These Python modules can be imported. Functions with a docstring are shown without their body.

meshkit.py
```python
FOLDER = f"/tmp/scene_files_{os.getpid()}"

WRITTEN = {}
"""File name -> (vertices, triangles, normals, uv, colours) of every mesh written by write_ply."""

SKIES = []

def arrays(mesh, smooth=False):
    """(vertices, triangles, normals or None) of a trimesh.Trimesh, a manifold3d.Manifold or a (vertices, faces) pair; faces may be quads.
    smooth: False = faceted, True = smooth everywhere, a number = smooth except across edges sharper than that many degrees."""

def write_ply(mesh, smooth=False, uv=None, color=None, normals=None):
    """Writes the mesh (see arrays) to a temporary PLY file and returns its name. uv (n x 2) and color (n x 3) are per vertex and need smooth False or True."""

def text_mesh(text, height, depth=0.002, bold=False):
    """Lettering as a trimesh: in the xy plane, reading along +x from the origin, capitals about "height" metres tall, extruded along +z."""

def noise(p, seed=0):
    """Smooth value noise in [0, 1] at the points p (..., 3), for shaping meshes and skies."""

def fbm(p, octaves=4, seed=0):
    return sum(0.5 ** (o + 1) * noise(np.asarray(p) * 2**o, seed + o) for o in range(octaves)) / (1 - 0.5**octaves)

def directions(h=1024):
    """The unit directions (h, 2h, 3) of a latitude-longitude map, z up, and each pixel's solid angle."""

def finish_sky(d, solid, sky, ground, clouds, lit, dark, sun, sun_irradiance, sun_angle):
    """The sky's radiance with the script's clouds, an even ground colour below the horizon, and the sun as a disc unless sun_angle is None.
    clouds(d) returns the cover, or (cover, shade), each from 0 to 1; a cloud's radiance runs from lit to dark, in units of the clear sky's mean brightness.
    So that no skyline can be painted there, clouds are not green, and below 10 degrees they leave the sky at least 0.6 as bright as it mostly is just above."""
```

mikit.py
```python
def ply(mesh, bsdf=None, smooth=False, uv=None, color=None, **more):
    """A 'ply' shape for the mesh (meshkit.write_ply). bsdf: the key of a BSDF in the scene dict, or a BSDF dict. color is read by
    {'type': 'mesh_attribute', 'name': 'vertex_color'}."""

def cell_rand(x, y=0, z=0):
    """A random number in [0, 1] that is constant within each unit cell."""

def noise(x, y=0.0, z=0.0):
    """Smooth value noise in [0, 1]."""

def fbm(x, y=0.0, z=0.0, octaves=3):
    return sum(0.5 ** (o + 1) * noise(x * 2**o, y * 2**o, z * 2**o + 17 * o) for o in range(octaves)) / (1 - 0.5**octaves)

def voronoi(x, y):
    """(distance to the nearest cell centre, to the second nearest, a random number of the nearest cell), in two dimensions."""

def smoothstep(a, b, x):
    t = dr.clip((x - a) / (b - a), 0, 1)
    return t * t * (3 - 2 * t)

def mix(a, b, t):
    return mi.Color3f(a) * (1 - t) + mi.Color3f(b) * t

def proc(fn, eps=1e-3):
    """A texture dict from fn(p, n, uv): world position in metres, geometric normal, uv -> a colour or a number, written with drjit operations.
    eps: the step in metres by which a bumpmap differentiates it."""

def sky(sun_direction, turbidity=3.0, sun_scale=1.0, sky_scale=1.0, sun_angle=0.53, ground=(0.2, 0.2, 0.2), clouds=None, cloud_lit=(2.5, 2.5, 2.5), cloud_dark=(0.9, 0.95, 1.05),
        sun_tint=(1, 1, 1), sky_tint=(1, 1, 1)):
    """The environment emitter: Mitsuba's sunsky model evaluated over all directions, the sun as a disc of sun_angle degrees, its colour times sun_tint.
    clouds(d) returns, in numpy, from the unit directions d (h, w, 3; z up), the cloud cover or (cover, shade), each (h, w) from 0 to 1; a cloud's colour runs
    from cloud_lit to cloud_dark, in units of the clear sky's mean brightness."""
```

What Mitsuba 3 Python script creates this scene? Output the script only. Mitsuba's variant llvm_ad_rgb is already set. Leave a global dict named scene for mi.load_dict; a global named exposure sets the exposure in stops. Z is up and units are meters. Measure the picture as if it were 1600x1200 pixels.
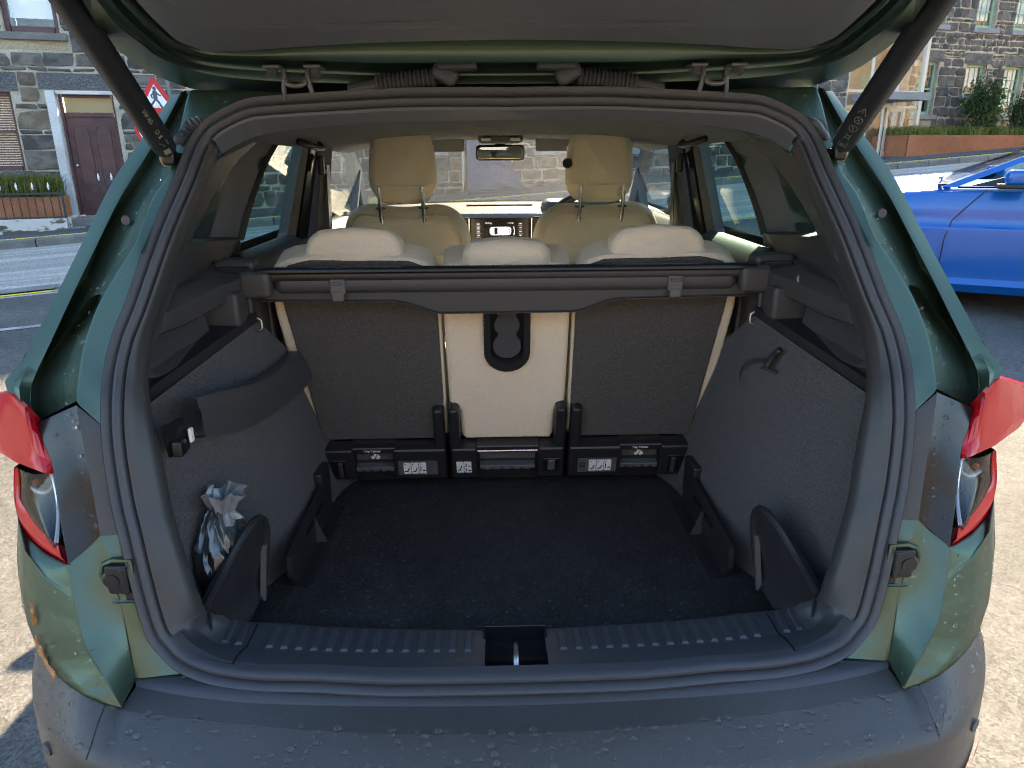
import math, random
import numpy as np, trimesh, shapely.geometry as sg, mitsuba as mi, drjit as dr
import mikit, meshkit
from scipy.interpolate import PchipInterpolator
from scipy.ndimage import gaussian_filter1d
from mikit import noise, fbm, voronoi, cell_rand, smoothstep, mix, proc
T = mi.ScalarTransform4f
scene, labels = {}, {}
rng = np.random.default_rng(7)

# ---------------------------------------------------------------- camera, sky, exposure
PITCH, ROLL, YAW = math.radians(17.9786), math.radians(-.417), math.radians(1.3556)
EYE = np.array([-.028, 0, 1.5])
FW = np.array([math.sin(YAW)*math.cos(PITCH), math.cos(YAW)*math.cos(PITCH), -math.sin(PITCH)])
RT = np.array([math.cos(YAW), -math.sin(YAW), 0.]); UP0 = np.cross(RT, FW)
UPV = -math.sin(ROLL)*RT + math.cos(ROLL)*UP0
scene['camera'] = {'type': 'perspective', 'fov': math.degrees(2*math.atan(800/1107.)), 'fov_axis': 'x', 'near_clip': .05, 'far_clip': 400.,
                   'to_world': T().look_at(origin=EYE.tolist(), target=(EYE+FW).tolist(), up=UPV.tolist())}
SUN = (.47, 1.2, 1.0)
scene['sky'] = mikit.sky(SUN, turbidity=3.0, sun_tint=(1, .98, .94), sun_angle=.6, sky_tint=(1.1, 1.0, .88))
exposure = 4.4

# ---------------------------------------------------------------- helpers
def uniq(key):
    if key not in scene and key not in RES: RES.add(key); return key
    i = 1
    while f'{key}_{i:03d}' in scene or f'{key}_{i:03d}' in RES: i += 1
    RES.add(f'{key}_{i:03d}'); return f'{key}_{i:03d}'
RES = set()
def lab(key, label=None, cat=None, group=None, kind=None):
    d = {k: v for k, v in (('label', label), ('category', cat), ('group', group), ('kind', kind)) if v}
    if d: labels[key] = {**labels.get(key, {}), **d}
    return key
def thing(name, label, cat, group=None): return lab(uniq(name), label, cat, group)
def put(key, mesh, mat, smooth=False, **k):
    key = uniq(key); scene[key] = mikit.ply(mesh, mat, smooth=smooth); return lab(key, **k)
def TM(v, f): return trimesh.Trimesh(np.asarray(v, float), np.asarray(f, int), process=False)
def cat(ms): return trimesh.util.concatenate([m if isinstance(m, trimesh.Trimesh) else TM(*m) for m in ms])
def box(c, s, R=None):
    m = trimesh.creation.box(s); v = np.array(m.vertices)
    if R is not None: v = v @ np.asarray(R).T
    return TM(v+np.asarray(c), m.faces)
def rbox(c, s, r, R=None, seg=3):
    """rounded box from the hull of corner spheres"""
    s = np.asarray(s)/2-r; ico = trimesh.creation.uv_sphere(r, count=[2*seg, 4*seg]).vertices
    v = np.vstack([ico+s*np.array([a, b, c_]) for a in (-1, 1) for b in (-1, 1) for c_ in (-1, 1)])
    m = trimesh.convex.convex_hull(v); v = np.array(m.vertices)
    if R is not None: v = v @ np.asarray(R).T
    return TM(v+np.asarray(c), m.faces)
def rotx(a): return np.array([[1, 0, 0], [0, math.cos(a), -math.sin(a)], [0, math.sin(a), math.cos(a)]])
def rotz(a): return np.array([[math.cos(a), -math.sin(a), 0], [math.sin(a), math.cos(a), 0], [0, 0, 1]])
def rs(p, n, smooth=True):
    """resample a polyline to n points by arc length"""
    p = np.asarray(p, float); L = np.r_[0, np.cumsum(np.linalg.norm(np.diff(p, axis=0), axis=1))]
    keep = np.r_[True, np.diff(L) > 1e-9]; p, L = p[keep], L[keep]; q = np.linspace(0, L[-1], n)
    if smooth and len(p) > 2: return PchipInterpolator(L, p)(q)
    return np.stack([np.interp(q, L, p[:, k]) for k in range(p.shape[1])], 1)
def grid(rows, close=False):
    """quad mesh through rows of equally many points"""
    A = np.array(rows); m, n = A.shape[:2]; f = []
    for i in range(m-1 if not close else m):
        for j in range(n-1):
            a, b = i*n+j, ((i+1) % m)*n+j; f += [[a, a+1, b+1], [a, b+1, b]]
    return TM(A.reshape(-1, 3), f)
def loft(curves, n=40, smooth=True): return grid([rs(c, n, smooth) for c in curves])
def mir(m, sx):
    if isinstance(m, trimesh.Trimesh): return TM(m.vertices*np.array([sx, 1, 1]), m.faces)
    return np.asarray(m)*np.array([sx, 1, 1])
def tube(path, r, sides=10, caps=True):
    p = np.asarray(path, float); r = np.broadcast_to(r, (len(p),)); t = np.gradient(p, axis=0); t /= np.linalg.norm(t, axis=1, keepdims=True)+1e-12
    a = np.cross(t[0], [0, 0, 1.]);  a = np.cross(t[0], [1., 0, 0]) if np.linalg.norm(a) < .2 else a; A = []
    for k in range(len(p)):
        a = a-t[k]*(a@t[k]); a /= np.linalg.norm(a); A.append(a)
    A = np.array(A); B = np.cross(t, A); g = np.arange(sides)*2*np.pi/sides
    v = p[:, None]+r[:, None, None]*(np.cos(g)[None, :, None]*A[:, None]+np.sin(g)[None, :, None]*B[:, None]); f = []
    for i in range(len(p)-1):
        for j in range(sides):
            a_, b_ = i*sides+j, i*sides+(j+1) % sides; f += [[a_, b_, b_+sides], [a_, b_+sides, a_+sides]]
    v = v.reshape(-1, 3); N = len(v)
    if caps:
        v = np.vstack([v, p[0], p[-1]]); e = (len(p)-1)*sides
        for j in range(sides): f += [[j, N, (j+1) % sides], [e+j, e+(j+1) % sides, N+1]]
    return TM(v, f)
def poly2(pts): return sg.Polygon(pts)
def frame_of(P):
    P = np.asarray(P, float); c = P.mean(0); w = np.linalg.svd(P-c)[2]; return c, w[0], w[1], w[2]
def slab(P, d, hole=None):
    """3-D polygon P given a thickness vector d"""
    P = np.asarray(P, float); d = np.asarray(d, float); c, U, V, W = frame_of(P)
    q = np.stack([(P-c)@U, (P-c)@V], 1); pol = sg.Polygon(q).buffer(0); pol = max(getattr(pol, 'geoms', [pol]), key=lambda g: g.area)
    v2, f = trimesh.creation.triangulate_polygon(pol, engine='earcut'); n = len(P)
    from scipy.spatial import cKDTree
    idx = cKDTree(q).query(v2)[1]; f = idx[f]; F = [*f, *(f[:, ::-1]+n)]
    for i in range(n): j = (i+1) % n; F += [[i, j, j+n], [i, j+n, i+n]]
    return TM(np.vstack([P, P+d]), F)
def puff(Q, thick, r, org, U, V, W, n=64, k=7, back=True, crown=0., sm=0):
    """cushion: outline Q (2-D, local) with rounded edges; face at +W*thick/2"""
    Q = np.asarray(Q, float); pol = sg.Polygon(Q).buffer(0)
    if pol.exterior.is_ccw is False: pol = sg.polygon.orient(pol)
    def ring(ins):
        g = pol.buffer(-ins, join_style=1)
        if g.is_empty: g = pol.buffer(-ins*.9)
        g = max(getattr(g, 'geoms', [g]), key=lambda x: x.area)
        c = np.array(sg.polygon.orient(g).exterior.coords)[:-1]
        return c
    base = rs(np.vstack([ring(0), ring(0)[:1]]), n+1, False)[:-1]
    if sm: base = gaussian_filter1d(base, sm, axis=0, mode='wrap')
    d = np.roll(base, -1, 0)-np.roll(base, 1, 0); nn = np.stack([-d[:, 1], d[:, 0]], 1); nn /= np.linalg.norm(nn, axis=1, keepdims=True)+1e-9
    for _ in range(3): nn = (np.roll(nn, 1, 0)+nn*2+np.roll(nn, -1, 0)); nn /= np.linalg.norm(nn, axis=1, keepdims=True)
    rows, H = [], thick/2-r
    angs = np.linspace(0, math.pi/2, k)
    prof = [(r*(1-math.cos(a)), H+r*math.sin(a)) for a in angs]
    prof = ([(i, -z) for i, z in prof[::-1]] if back else [(0, -thick/2)])+prof
    for i, z in prof: rows.append(np.c_[base+nn*i, np.full(n, z)])
    cen = np.array([*pol.representative_point().coords[0]]) if not pol.contains(pol.centroid) else np.array(pol.centroid.coords[0])
    top = rows[-1]
    inner = []
    for fr in (.92, .8, .65, .5, .3, .15):
        q = cen+(top[:, :2]-cen)*fr; inner.append(np.c_[q, np.full(n, top[0, 2]+crown*(1-fr**2)**2)])
    if crown or True: rows += inner
    A = np.array(rows); m = len(rows); v = A.reshape(-1, 3); f = []
    for i in range(m-1):
        for j in range(n):
            a, b = i*n+j, i*n+(j+1) % n; f += [[a, b, b+n], [a, b+n, a+n]]
    v = np.vstack([v, [*cen, top[0, 2]+crown], [*cen, rows[0][0, 2]]]); N = len(v)
    for j in range(n):
        f += [[(m-1)*n+j, (m-1)*n+(j+1) % n, N-2], [(j+1) % n, j, N-1]]
    v = np.asarray(org)+v[:, :1]*np.asarray(U)+v[:, 1:2]*np.asarray(V)+v[:, 2:3]*np.asarray(W)
    return TM(v, f)

# ---------------------------------------------------------------- materials
def rgb(*c): return {'type': 'rgb', 'value': list(map(float, c if len(c) == 3 else c*3))}
def pr(base, rough=.5, bump=None, eps=1e-3, **k):
    b = {'type': 'principled', 'base_color': base if isinstance(base, dict) else rgb(*np.atleast_1d(base)), 'roughness': rough, **k}
    if bump is not None: b = {'type': 'bumpmap', 'relief': proc(bump, eps), 'scale': 1.0, 'bsdf': b}
    return {'type': 'twosided', 'bsdf': b}
def grain(s, h): return lambda p, n, uv: h*(noise(p.x*s, p.y*s, p.z*s)+.5*noise(p.x*s*2.1, p.y*s*2.1, p.z*s*2.1))
def speck(lo, hi, s, pw=1.):
    def f(p, n, uv):
        a = noise(p.x*s, p.y*s, p.z*s)*.6+noise(p.x*s*2.7, p.y*s*2.7, p.z*s*2.7)*.4
        return mix(lo, hi, smoothstep(.25, .8, a))
    return proc(f)
def blotch(cols, s, fine, amt=.35):
    def f(p, n, uv):
        a = fbm(p.x*s, p.y*s, p.z*s, 3); b = noise(p.x*fine, p.y*fine, p.z*fine)
        c = mix(cols[0], cols[1], smoothstep(.35, .65, a))
        return c*(1-amt+2*amt*b)
    return proc(f)
M = scene
M['paint'] = pr((.060, .100, .070), .4, metallic=.8, clearcoat=1.0, clearcoat_gloss=.97, specular=.5)
M['gloss_black'] = pr((.008, .008, .010), .2, specular=.3, clearcoat=.25, clearcoat_gloss=.95)
M['trim'] = pr((.045, .045, .046), .46, grain(900, .00012), 3e-4, specular=.5)
M['sill_trim'] = pr((.042, .046, .052), .34, grain(1100, .00007), 3e-4, specular=.5)
def bumper_f(p, n, uv):
    d = voronoi(p.x*95, p.y*95+p.z*60); s = smoothstep(.13, .06, d[0])*smoothstep(.55, .6, d[2])
    return mix((.05, .05, .05), (.12, .115, .105), s*.45)*(.93+.14*fbm(p.x*14, p.y*14, p.z*14, 3))
M['bumper'] = pr(proc(bumper_f), .4, grain(700, .00008), 4e-4, specular=.5)
M['gate_trim'] = pr((.102, .112, .126), .5, grain(900, .00014), 3e-4, specular=.5)
M['upper_trim'] = pr((.092, .102, .116), .5, grain(900, .00012), 3e-4, specular=.5)
M['rubber'] = pr((.058, .061, .069), .48, specular=.45)
M['dark_plastic'] = pr((.018, .018, .02), .38, specular=.5)
M['hard_black'] = pr((.008, .008, .009), .3)
M['carpet'] = pr(speck((.056, .055, .057), (.122, .118, .117), 520), 1.0, grain(420, .0009), 6e-4, specular=.1)
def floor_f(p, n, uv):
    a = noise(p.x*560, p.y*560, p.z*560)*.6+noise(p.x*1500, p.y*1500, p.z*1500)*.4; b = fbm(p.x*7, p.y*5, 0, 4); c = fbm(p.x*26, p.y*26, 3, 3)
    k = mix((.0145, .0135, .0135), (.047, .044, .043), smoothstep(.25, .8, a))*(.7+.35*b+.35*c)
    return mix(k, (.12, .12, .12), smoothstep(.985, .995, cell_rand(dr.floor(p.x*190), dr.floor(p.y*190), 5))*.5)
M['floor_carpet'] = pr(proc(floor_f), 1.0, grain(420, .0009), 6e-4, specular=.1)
M['seat_carpet'] = pr(speck((.052, .05, .049), (.118, .113, .108), 480), 1.0, grain(400, .0009), 6e-4, specular=.1)
M['pillar_cloth'] = pr(speck((.11, .119, .133), (.14, .151, .168), 900), .95, specular=.2)
M['headliner'] = pr(speck((.10, .11, .122), (.13, .142, .158), 800), .95, specular=.2)
M['leather'] = pr(blotch([(.71, .63, .495), (.68, .60, .47)], 3, 200, .05), .55, grain(420, .00022), 6e-4, specular=.35)
M['stitch'] = pr((.66, .58, .45), .8)
M['dash'] = pr((.05, .05, .052), .5, grain(600, .0001), 5e-4)
M['chrome'] = {'type': 'twosided', 'bsdf': {'type': 'roughconductor', 'material': 'Cr', 'alpha': .12}}
M['steel'] = {'type': 'twosided', 'bsdf': {'type': 'roughconductor', 'material': 'Cr', 'alpha': .28}}
M['mirror_glass'] = {'type': 'twosided', 'bsdf': {'type': 'conductor', 'material': 'Ag'}}
M['white_print'] = pr((.72, .72, .7), .6)
M['grey_print'] = pr((.2, .21, .16), .6)
M['card'] = pr((.7, .7, .67), .45)
M['label_grey'] = pr((.085, .085, .085), .4)
M['clear_glass'] = {'type': 'thindielectric', 'specular_transmittance': rgb(.94, .97, .95), 'specular_reflectance': rgb(.6)}
M['privacy_glass'] = {'type': 'thindielectric', 'specular_transmittance': rgb(.42, .66, .62), 'specular_reflectance': rgb(.5)}
M['front_glass'] = {'type': 'thindielectric', 'specular_transmittance': rgb(.72, .88, .83), 'specular_reflectance': rgb(.5)}
M['red_lens'] = {'type': 'twosided', 'bsdf': {'type': 'blendbsdf', 'weight': .25, 'a': {'type': 'principled', 'base_color': rgb(.42, .0015, .006), 'roughness': .12, 'specular': .35, 'clearcoat': .6, 'clearcoat_gloss': .98}, 'b': {'type': 'principled', 'base_color': rgb(.6, .008, .014), 'roughness': .3, 'flatness': 0.}}}
M['clear_lens'] = {'type': 'thindielectric', 'specular_transmittance': rgb(.5, .5, .52), 'specular_reflectance': rgb(.45)}
M['reflector'] = {'type': 'twosided', 'bsdf': {'type': 'roughconductor', 'material': 'Al', 'alpha': .2}}
M['amber'] = pr((.8, .22, .02), .25, clearcoat=.6)
M['rust'] = pr(blotch([(.34, .15, .05), (.5, .27, .12)], 60, 400, .4), .9)
M['water'] = {'type': 'dielectric', 'int_ior': 1.33}
def asphalt(p, n, uv):
    a = voronoi(p.x*115, p.y*115); b = fbm(p.x*1.3, p.y*1.3, 0, 4); c = cell_rand(dr.floor(p.x*160), dr.floor(p.y*160), 3)
    k = .62+.6*a[2]+.3*noise(p.x*30, p.y*30); w = smoothstep(.2, .75, b)
    return mix((.068, .068, .065), (.095, .094, .09), w)*k*(.8+.4*c)
M['asphalt'] = pr(proc(asphalt), .85, lambda p, n, uv: .0025*voronoi(p.x*115, p.y*115)[0], 2e-3, specular=.3)
def road_f(p, n, uv):
    a = voronoi(p.x*60, p.y*60); s_ = p.x*.9563+p.y*.2924; t_ = -p.x*.2924+p.y*.9563
    st = fbm(s_*.35, t_*5, 0, 4)
    return mix((.25, .232, .205), (.38, .352, .315), smoothstep(.3, .7, st))*(.7+.6*a[2])
M['road_asphalt'] = pr(proc(road_f), .8, specular=.3)
M['paving'] = pr(blotch([(.055, .055, .058), (.085, .084, .085)], .9, 60, .3), .8, specular=.3)
M['kerb_stone'] = pr(blotch([(.14, .135, .125), (.19, .18, .165)], 3, 90, .3), .85)
def yl(p, n, uv):
    return mix((.78, .56, .03), (.3, .25, .14), smoothstep(.62, .74, fbm(p.x*9, p.y*9, 0, 4)))
M['yellow_paint'] = pr(proc(yl), .7)
M['white_paint'] = pr(blotch([(.5, .5, .47), (.22, .22, .21)], 6, 80, .2), .7)
for i, (a, b) in enumerate([((.055, .056, .06), (.095, .095, .097)), ((.08, .078, .078), (.135, .13, .125)), ((.05, .052, .058), (.08, .082, .088)), ((.11, .095, .08), (.16, .14, .118)), ((.075, .066, .064), (.115, .1, .096))]):
    M[f'stone_{"abcde"[i]}'] = pr(blotch([tuple(1.25*q*w for q, w in zip(a, (1.1, 1.0, .87))), tuple(1.3*q*w for q, w in zip(b, (1.1, 1.0, .87)))], 7, 110, .4), .9, grain(38, .012), 4e-3, specular=.25)
def granite(p, n, uv):
    c = cell_rand(dr.floor(p.x*70), dr.floor(p.y*70), dr.floor(p.z*70)); return mix((.06, .06, .065), (.26, .25, .24), smoothstep(.45, .95, c*.7+.3*noise(p.x*40, p.y*40, p.z*40)))
M['granite'] = pr(proc(granite), .85)
M['mortar'] = pr(blotch([(.36, .32, .24), (.46, .41, .32)], 4, 60, .25), .95, grain(60, .006), 4e-3)
M['mortar_pale'] = pr(blotch([(.40, .33, .24), (.5, .42, .31)], 4, 60, .25), .95, grain(60, .006), 4e-3)
M['sandstone'] = pr(blotch([(.36, .28, .18), (.46, .37, .25)], 2, 40, .25), .9, grain(20, .01), 5e-3)
M['maroon'] = pr(blotch([(.085, .04, .042), (.105, .052, .052)], 5, 60, .15), .4, specular=.4)
M['white_render'] = pr(blotch([(.62, .61, .58), (.5, .49, .46)], 2, 50, .12), .8)
def mossy(p, n, uv):
    a = fbm(p.x*5, p.y*5, p.z*9, 4); return mix((.58, .56, .5), (.1, .09, .06), smoothstep(.5, .62, a-.9*(p.z-.36)))
M['plinth_render'] = pr(proc(mossy), .9)
M['terracotta'] = pr(blotch([(.30, .115, .05), (.36, .15, .07)], 3, 40, .15), .8)
M['corten'] = pr(blotch([(.27, .095, .04), (.35, .13, .058)], 1.2, 30, .2), .75)
M['iron'] = pr((.03, .032, .04), .5)
M['white_gloss'] = pr((.75, .75, .73), .35)
M['sage'] = pr((.30, .42, .29), .45)
M['slate_sill'] = pr(blotch([(.2, .205, .22), (.26, .265, .28)], 4, 60, .15), .7)
M['window_glass'] = {'type': 'thindielectric'}
M['room'] = pr((.05, .05, .048), .9)
M['fan_green'] = pr((.3, .33, .2), .8)
M['blind'] = pr((.72, .72, .7), .7)
M['pale_metal'] = pr((.55, .52, .46), .4, metallic=.2)
M['canopy_lead'] = pr((.2, .215, .23), .5)
M['tarp'] = pr(blotch([(.03, .045, .085), (.045, .06, .105)], 2, 30, .2), .45)
M['sign_red'] = pr((.55, .015, .025), .35)
M['sign_white'] = pr((.78, .78, .77), .4)
M['sign_black'] = pr((.08, .08, .12), .4)
M['galv'] = pr((.16, .165, .17), .45, metallic=.5)
M['blue_paint'] = pr((.0, .10, .40), .2, metallic=.0, clearcoat=1.0, clearcoat_gloss=.97)
M['tyre'] = pr((.02, .02, .02), .8)
def leafm(a, b): return {'type': 'principledthin', 'base_color': blotch([a, b], 3, 40, .25), 'roughness': .5, 'diff_trans': .7, 'spec_trans': 0.}
M['grass_leaf'] = leafm((.14, .19, .05), (.28, .27, .08))
M['shrub_leaf'] = leafm((.045, .085, .035), (.085, .12, .05))
M['shrub_leaf_yellow'] = leafm((.22, .2, .04), (.16, .16, .05))
M['bark'] = pr((.08, .06, .045), .9)
def bagf(p, n, uv): return .012*fbm(p.x*28, p.y*28, p.z*40, 4)
M['black_film'] = pr((.012, .012, .016), .16, lambda p, n, uv: .006*fbm(p.x*24, p.y*24, p.z*14, 3), 2e-3, specular=.9, clearcoat=1.0)
M['strut_black'] = pr((.017, .02, .024), .42, specular=.5)
M['clear_film'] = {'type': 'twosided', 'bsdf': {'type': 'principled', 'base_color': rgb(.05, .055, .06), 'roughness': .14, 'specular': .9, 'clearcoat': 1.0}}
M['pale_film'] = {'type': 'twosided', 'bsdf': {'type': 'principled', 'base_color': rgb(.2, .21, .225), 'roughness': .16, 'specular': .8}}

# ---------------------------------------------------------------- the setting: ground and street
A17 = math.radians(17); SU = np.array([math.cos(A17), math.sin(A17), 0]); SN_ = np.array([-math.sin(A17), math.cos(A17), 0])
def W(s, t, z):
    s, t, z = np.broadcast_arrays(np.asarray(s, float), t, z); return s[..., None]*SU+t[..., None]*SN_+z[..., None]*np.array([0, 0, 1.])
def street(s): return .334+.0559*np.clip(s, -30, 60)
def gz(s, t):
    q = np.clip((np.asarray(t, float)-2.5)/5.5, 0, 1); return street(np.asarray(s, float))*q*q*(3-2*q)
def sheet(s0, s1, t0, t1, zf, ns, nt):
    ss, tt = np.meshgrid(np.linspace(s0, s1, ns), np.linspace(t0, t1, nt), indexing='ij'); return grid(W(ss, tt, zf(ss, tt)))
put('car_park', sheet(-90, 110, -80, 8.1, gz, 81, 120), 'asphalt', True, kind='structure')
put('road', sheet(-90, 110, 8.1, 13.4, gz, 81, 8), 'road_asphalt', True, kind='structure')
put('ground', sheet(-90, 110, 13.3, 150, lambda s, t: street(s)-.05, 41, 20), 'asphalt', True, kind='structure')
put('pavement', sheet(-40, 60, 13.62, 17.6, lambda s, t: street(s)+.12+.012*(t-13.6), 60, 4), 'paving', True, kind='structure')
kb = uniq('kerb'); scene[kb] = mikit.ply(sheet(-40, 60, 13.42, 13.6, lambda s, t: street(s)-.02, 40, 2), 'kerb_stone'); lab(kb, kind='structure')
for i in range(44):
    a = -11+i*.92; b = a+.905
    v = W([a, b, b, a, a, b, b, a, a, b], [13.43]*2+[13.63]*2+[13.405]*2+[13.63]*2+[13.405]*2, np.r_[street(np.array([a, b, b, a]))+.13, street(np.array([a, b, b, a]))-.06, street(np.array([a, b]))+.105])
    put(kb+'__kerb_stone', TM(v, [[0, 1, 2], [0, 2, 3], [8, 9, 1], [8, 1, 0], [4, 5, 9], [4, 9, 8], [3, 2, 6], [3, 6, 7], [0, 3, 7], [1, 2, 6]]), 'kerb_stone')
for j, (ta, tb, za) in enumerate([(13.655, 13.79, .124), (8.2, 8.28, .006)]):
    put('yellow_line', sheet(-12, 40, ta, tb, (lambda s, t: street(s)+.126+.012*(t-13.6)) if j == 0 else (lambda s, t: gz(s, t)+.005), 120, 2), 'yellow_paint', kind='structure')
put('white_line', sheet(-12, 3, 6.55, 6.63, lambda s, t: gz(s, t)+.005, 40, 2), 'white_paint', kind='structure')
for i in range(14):     # flush setts of the crossing
    a = -9+i*.62
    put('kerb__channel_stone', sheet(a, a+.6, 8.3, 8.62, lambda s, t: gz(s, t)+.012+.006*((i*7) % 3), 2, 2), 'kerb_stone')

# ---------------------------------------------------------------- buildings
def rects_minus(a, b, z0, z1, ops):
    segs = [(a, b)]
    for (o0, o1, p0, p1) in ops:
        if p1 > z0+.02 and p0 < z1-.02:
            out = []
            for (x, y) in segs:
                if o1 <= x or o0 >= y: out.append((x, y)); continue
                if o0 > x: out.append((x, o0))
                if o1 < y: out.append((o1, y))
            segs = out
    return segs
def stone_mesh(s0, s1, z0, z1, tf, r, out, jit):
    g = .012; c = np.array([[s0+g, z0+g], [s1-g, z0+g], [s1-g, z1-g], [s0+g, z1-g]])
    c += r.uniform(-jit, jit, c.shape)
    mids = []
    for k in range(4): mids += [c[k], (c[k]+c[(k+1) % 4])/2+r.uniform(-jit, jit, 2)*.7]
    c = np.array(mids)
    for k in (0, 2, 4, 6):
        if r.random() < .5: c[k] += (c.mean(0)-c[k])*r.uniform(.05, .22)
    cen = c.mean(0); ch = .012+.012*r.random()
    inn = cen+(c-cen)*np.maximum(.6, 1-ch/np.maximum(np.abs(c-cen).max(0), .02))
    o = out*(.4+.8*r.random()); d = r.uniform(-.006, .006, 8)
    v = np.vstack([W(c[:, 0], tf+.02, c[:, 1]), W(c[:, 0], tf-o*.55, c[:, 1]), W(inn[:, 0], tf-o+d, inn[:, 1]), W(cen[0], tf-o-.006, cen[1])[None]]); f = []
    for a in (0, 8):
        for k in range(8): j = (k+1) % 8; f += [[a+k, a+j, a+8+j], [a+k, a+8+j, a+8+k]]
    for k in range(8): f.append([16+k, 16+(k+1) % 8, 24])
    return TM(v, f)
def rubble(holder, tf, s0, s1, z0, z1, ops, seed, hs, ws, mats, limit=300, out=.025, jit=.012, see=None, small=.25):
    r = np.random.default_rng(seed); z = z0; made = []
    while z < z1-.04:
        h = r.uniform(*hs) if r.random() > small else r.uniform(hs[0]*.32, hs[0]*.6)
        h = min(h, z1-z)
        for (a, b) in rects_minus(s0, s1, z, z+h, ops):
            x = a
            while x < b-.03:
                w = min(r.uniform(*ws)*(1 if h > hs[0]*.8 else .7), b-x)
                if b-x-w < ws[0]*.5: w = b-x
                if h > hs[0] and r.random() < .16 and w > ws[0]:      # a column of small packers
                    k = r.integers(2, 4); w2 = min(w*.3, .14); hh = h/k
                    for q in range(k): made.append((x, x+w2, z+q*hh, z+(q+1)*hh))
                    x += w2; continue
                made.append((x, x+w, z, z+h)); x += w
        z += h
    big = sorted(range(len(made)), key=lambda i: -(see(made[i]) if see else 1)*(made[i][1]-made[i][0])*(made[i][3]-made[i][2]))
    keep = set([i for i in big if see is None or see(made[i]) > 0][:limit]); rest = {}
    for i, m in enumerate(made):
        me = stone_mesh(*m, tf, r, out, jit); mt = mats[r.integers(len(mats))]
        if i in keep: put(holder+'__stone', me, mt)
        else: rest.setdefault(mt, []).append(me)
    return rest
def wallback(tf, s0, s1, z0, z1, holes, th=.3):
    p = sg.box(s0, z0, s1, z1)
    for h in holes: p = p.difference(sg.box(h[0], h[2], h[1], h[3]))
    m = cat([trimesh.creation.extrude_polygon(g, th, engine='earcut') for g in getattr(p, 'geoms', [p])])
    return TM(W(m.vertices[:, 0], tf+m.vertices[:, 2], m.vertices[:, 1]), m.faces)
def sbox(s0, s1, t0, t1, z0, z1):
    m = trimesh.creation.box((1, 1, 1)); v = m.vertices+.5
    return TM(W(s0+v[:, 0]*(s1-s0), t0+v[:, 1]*(t1-t0), z0+v[:, 2]*(z1-z0)), m.faces)
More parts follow.
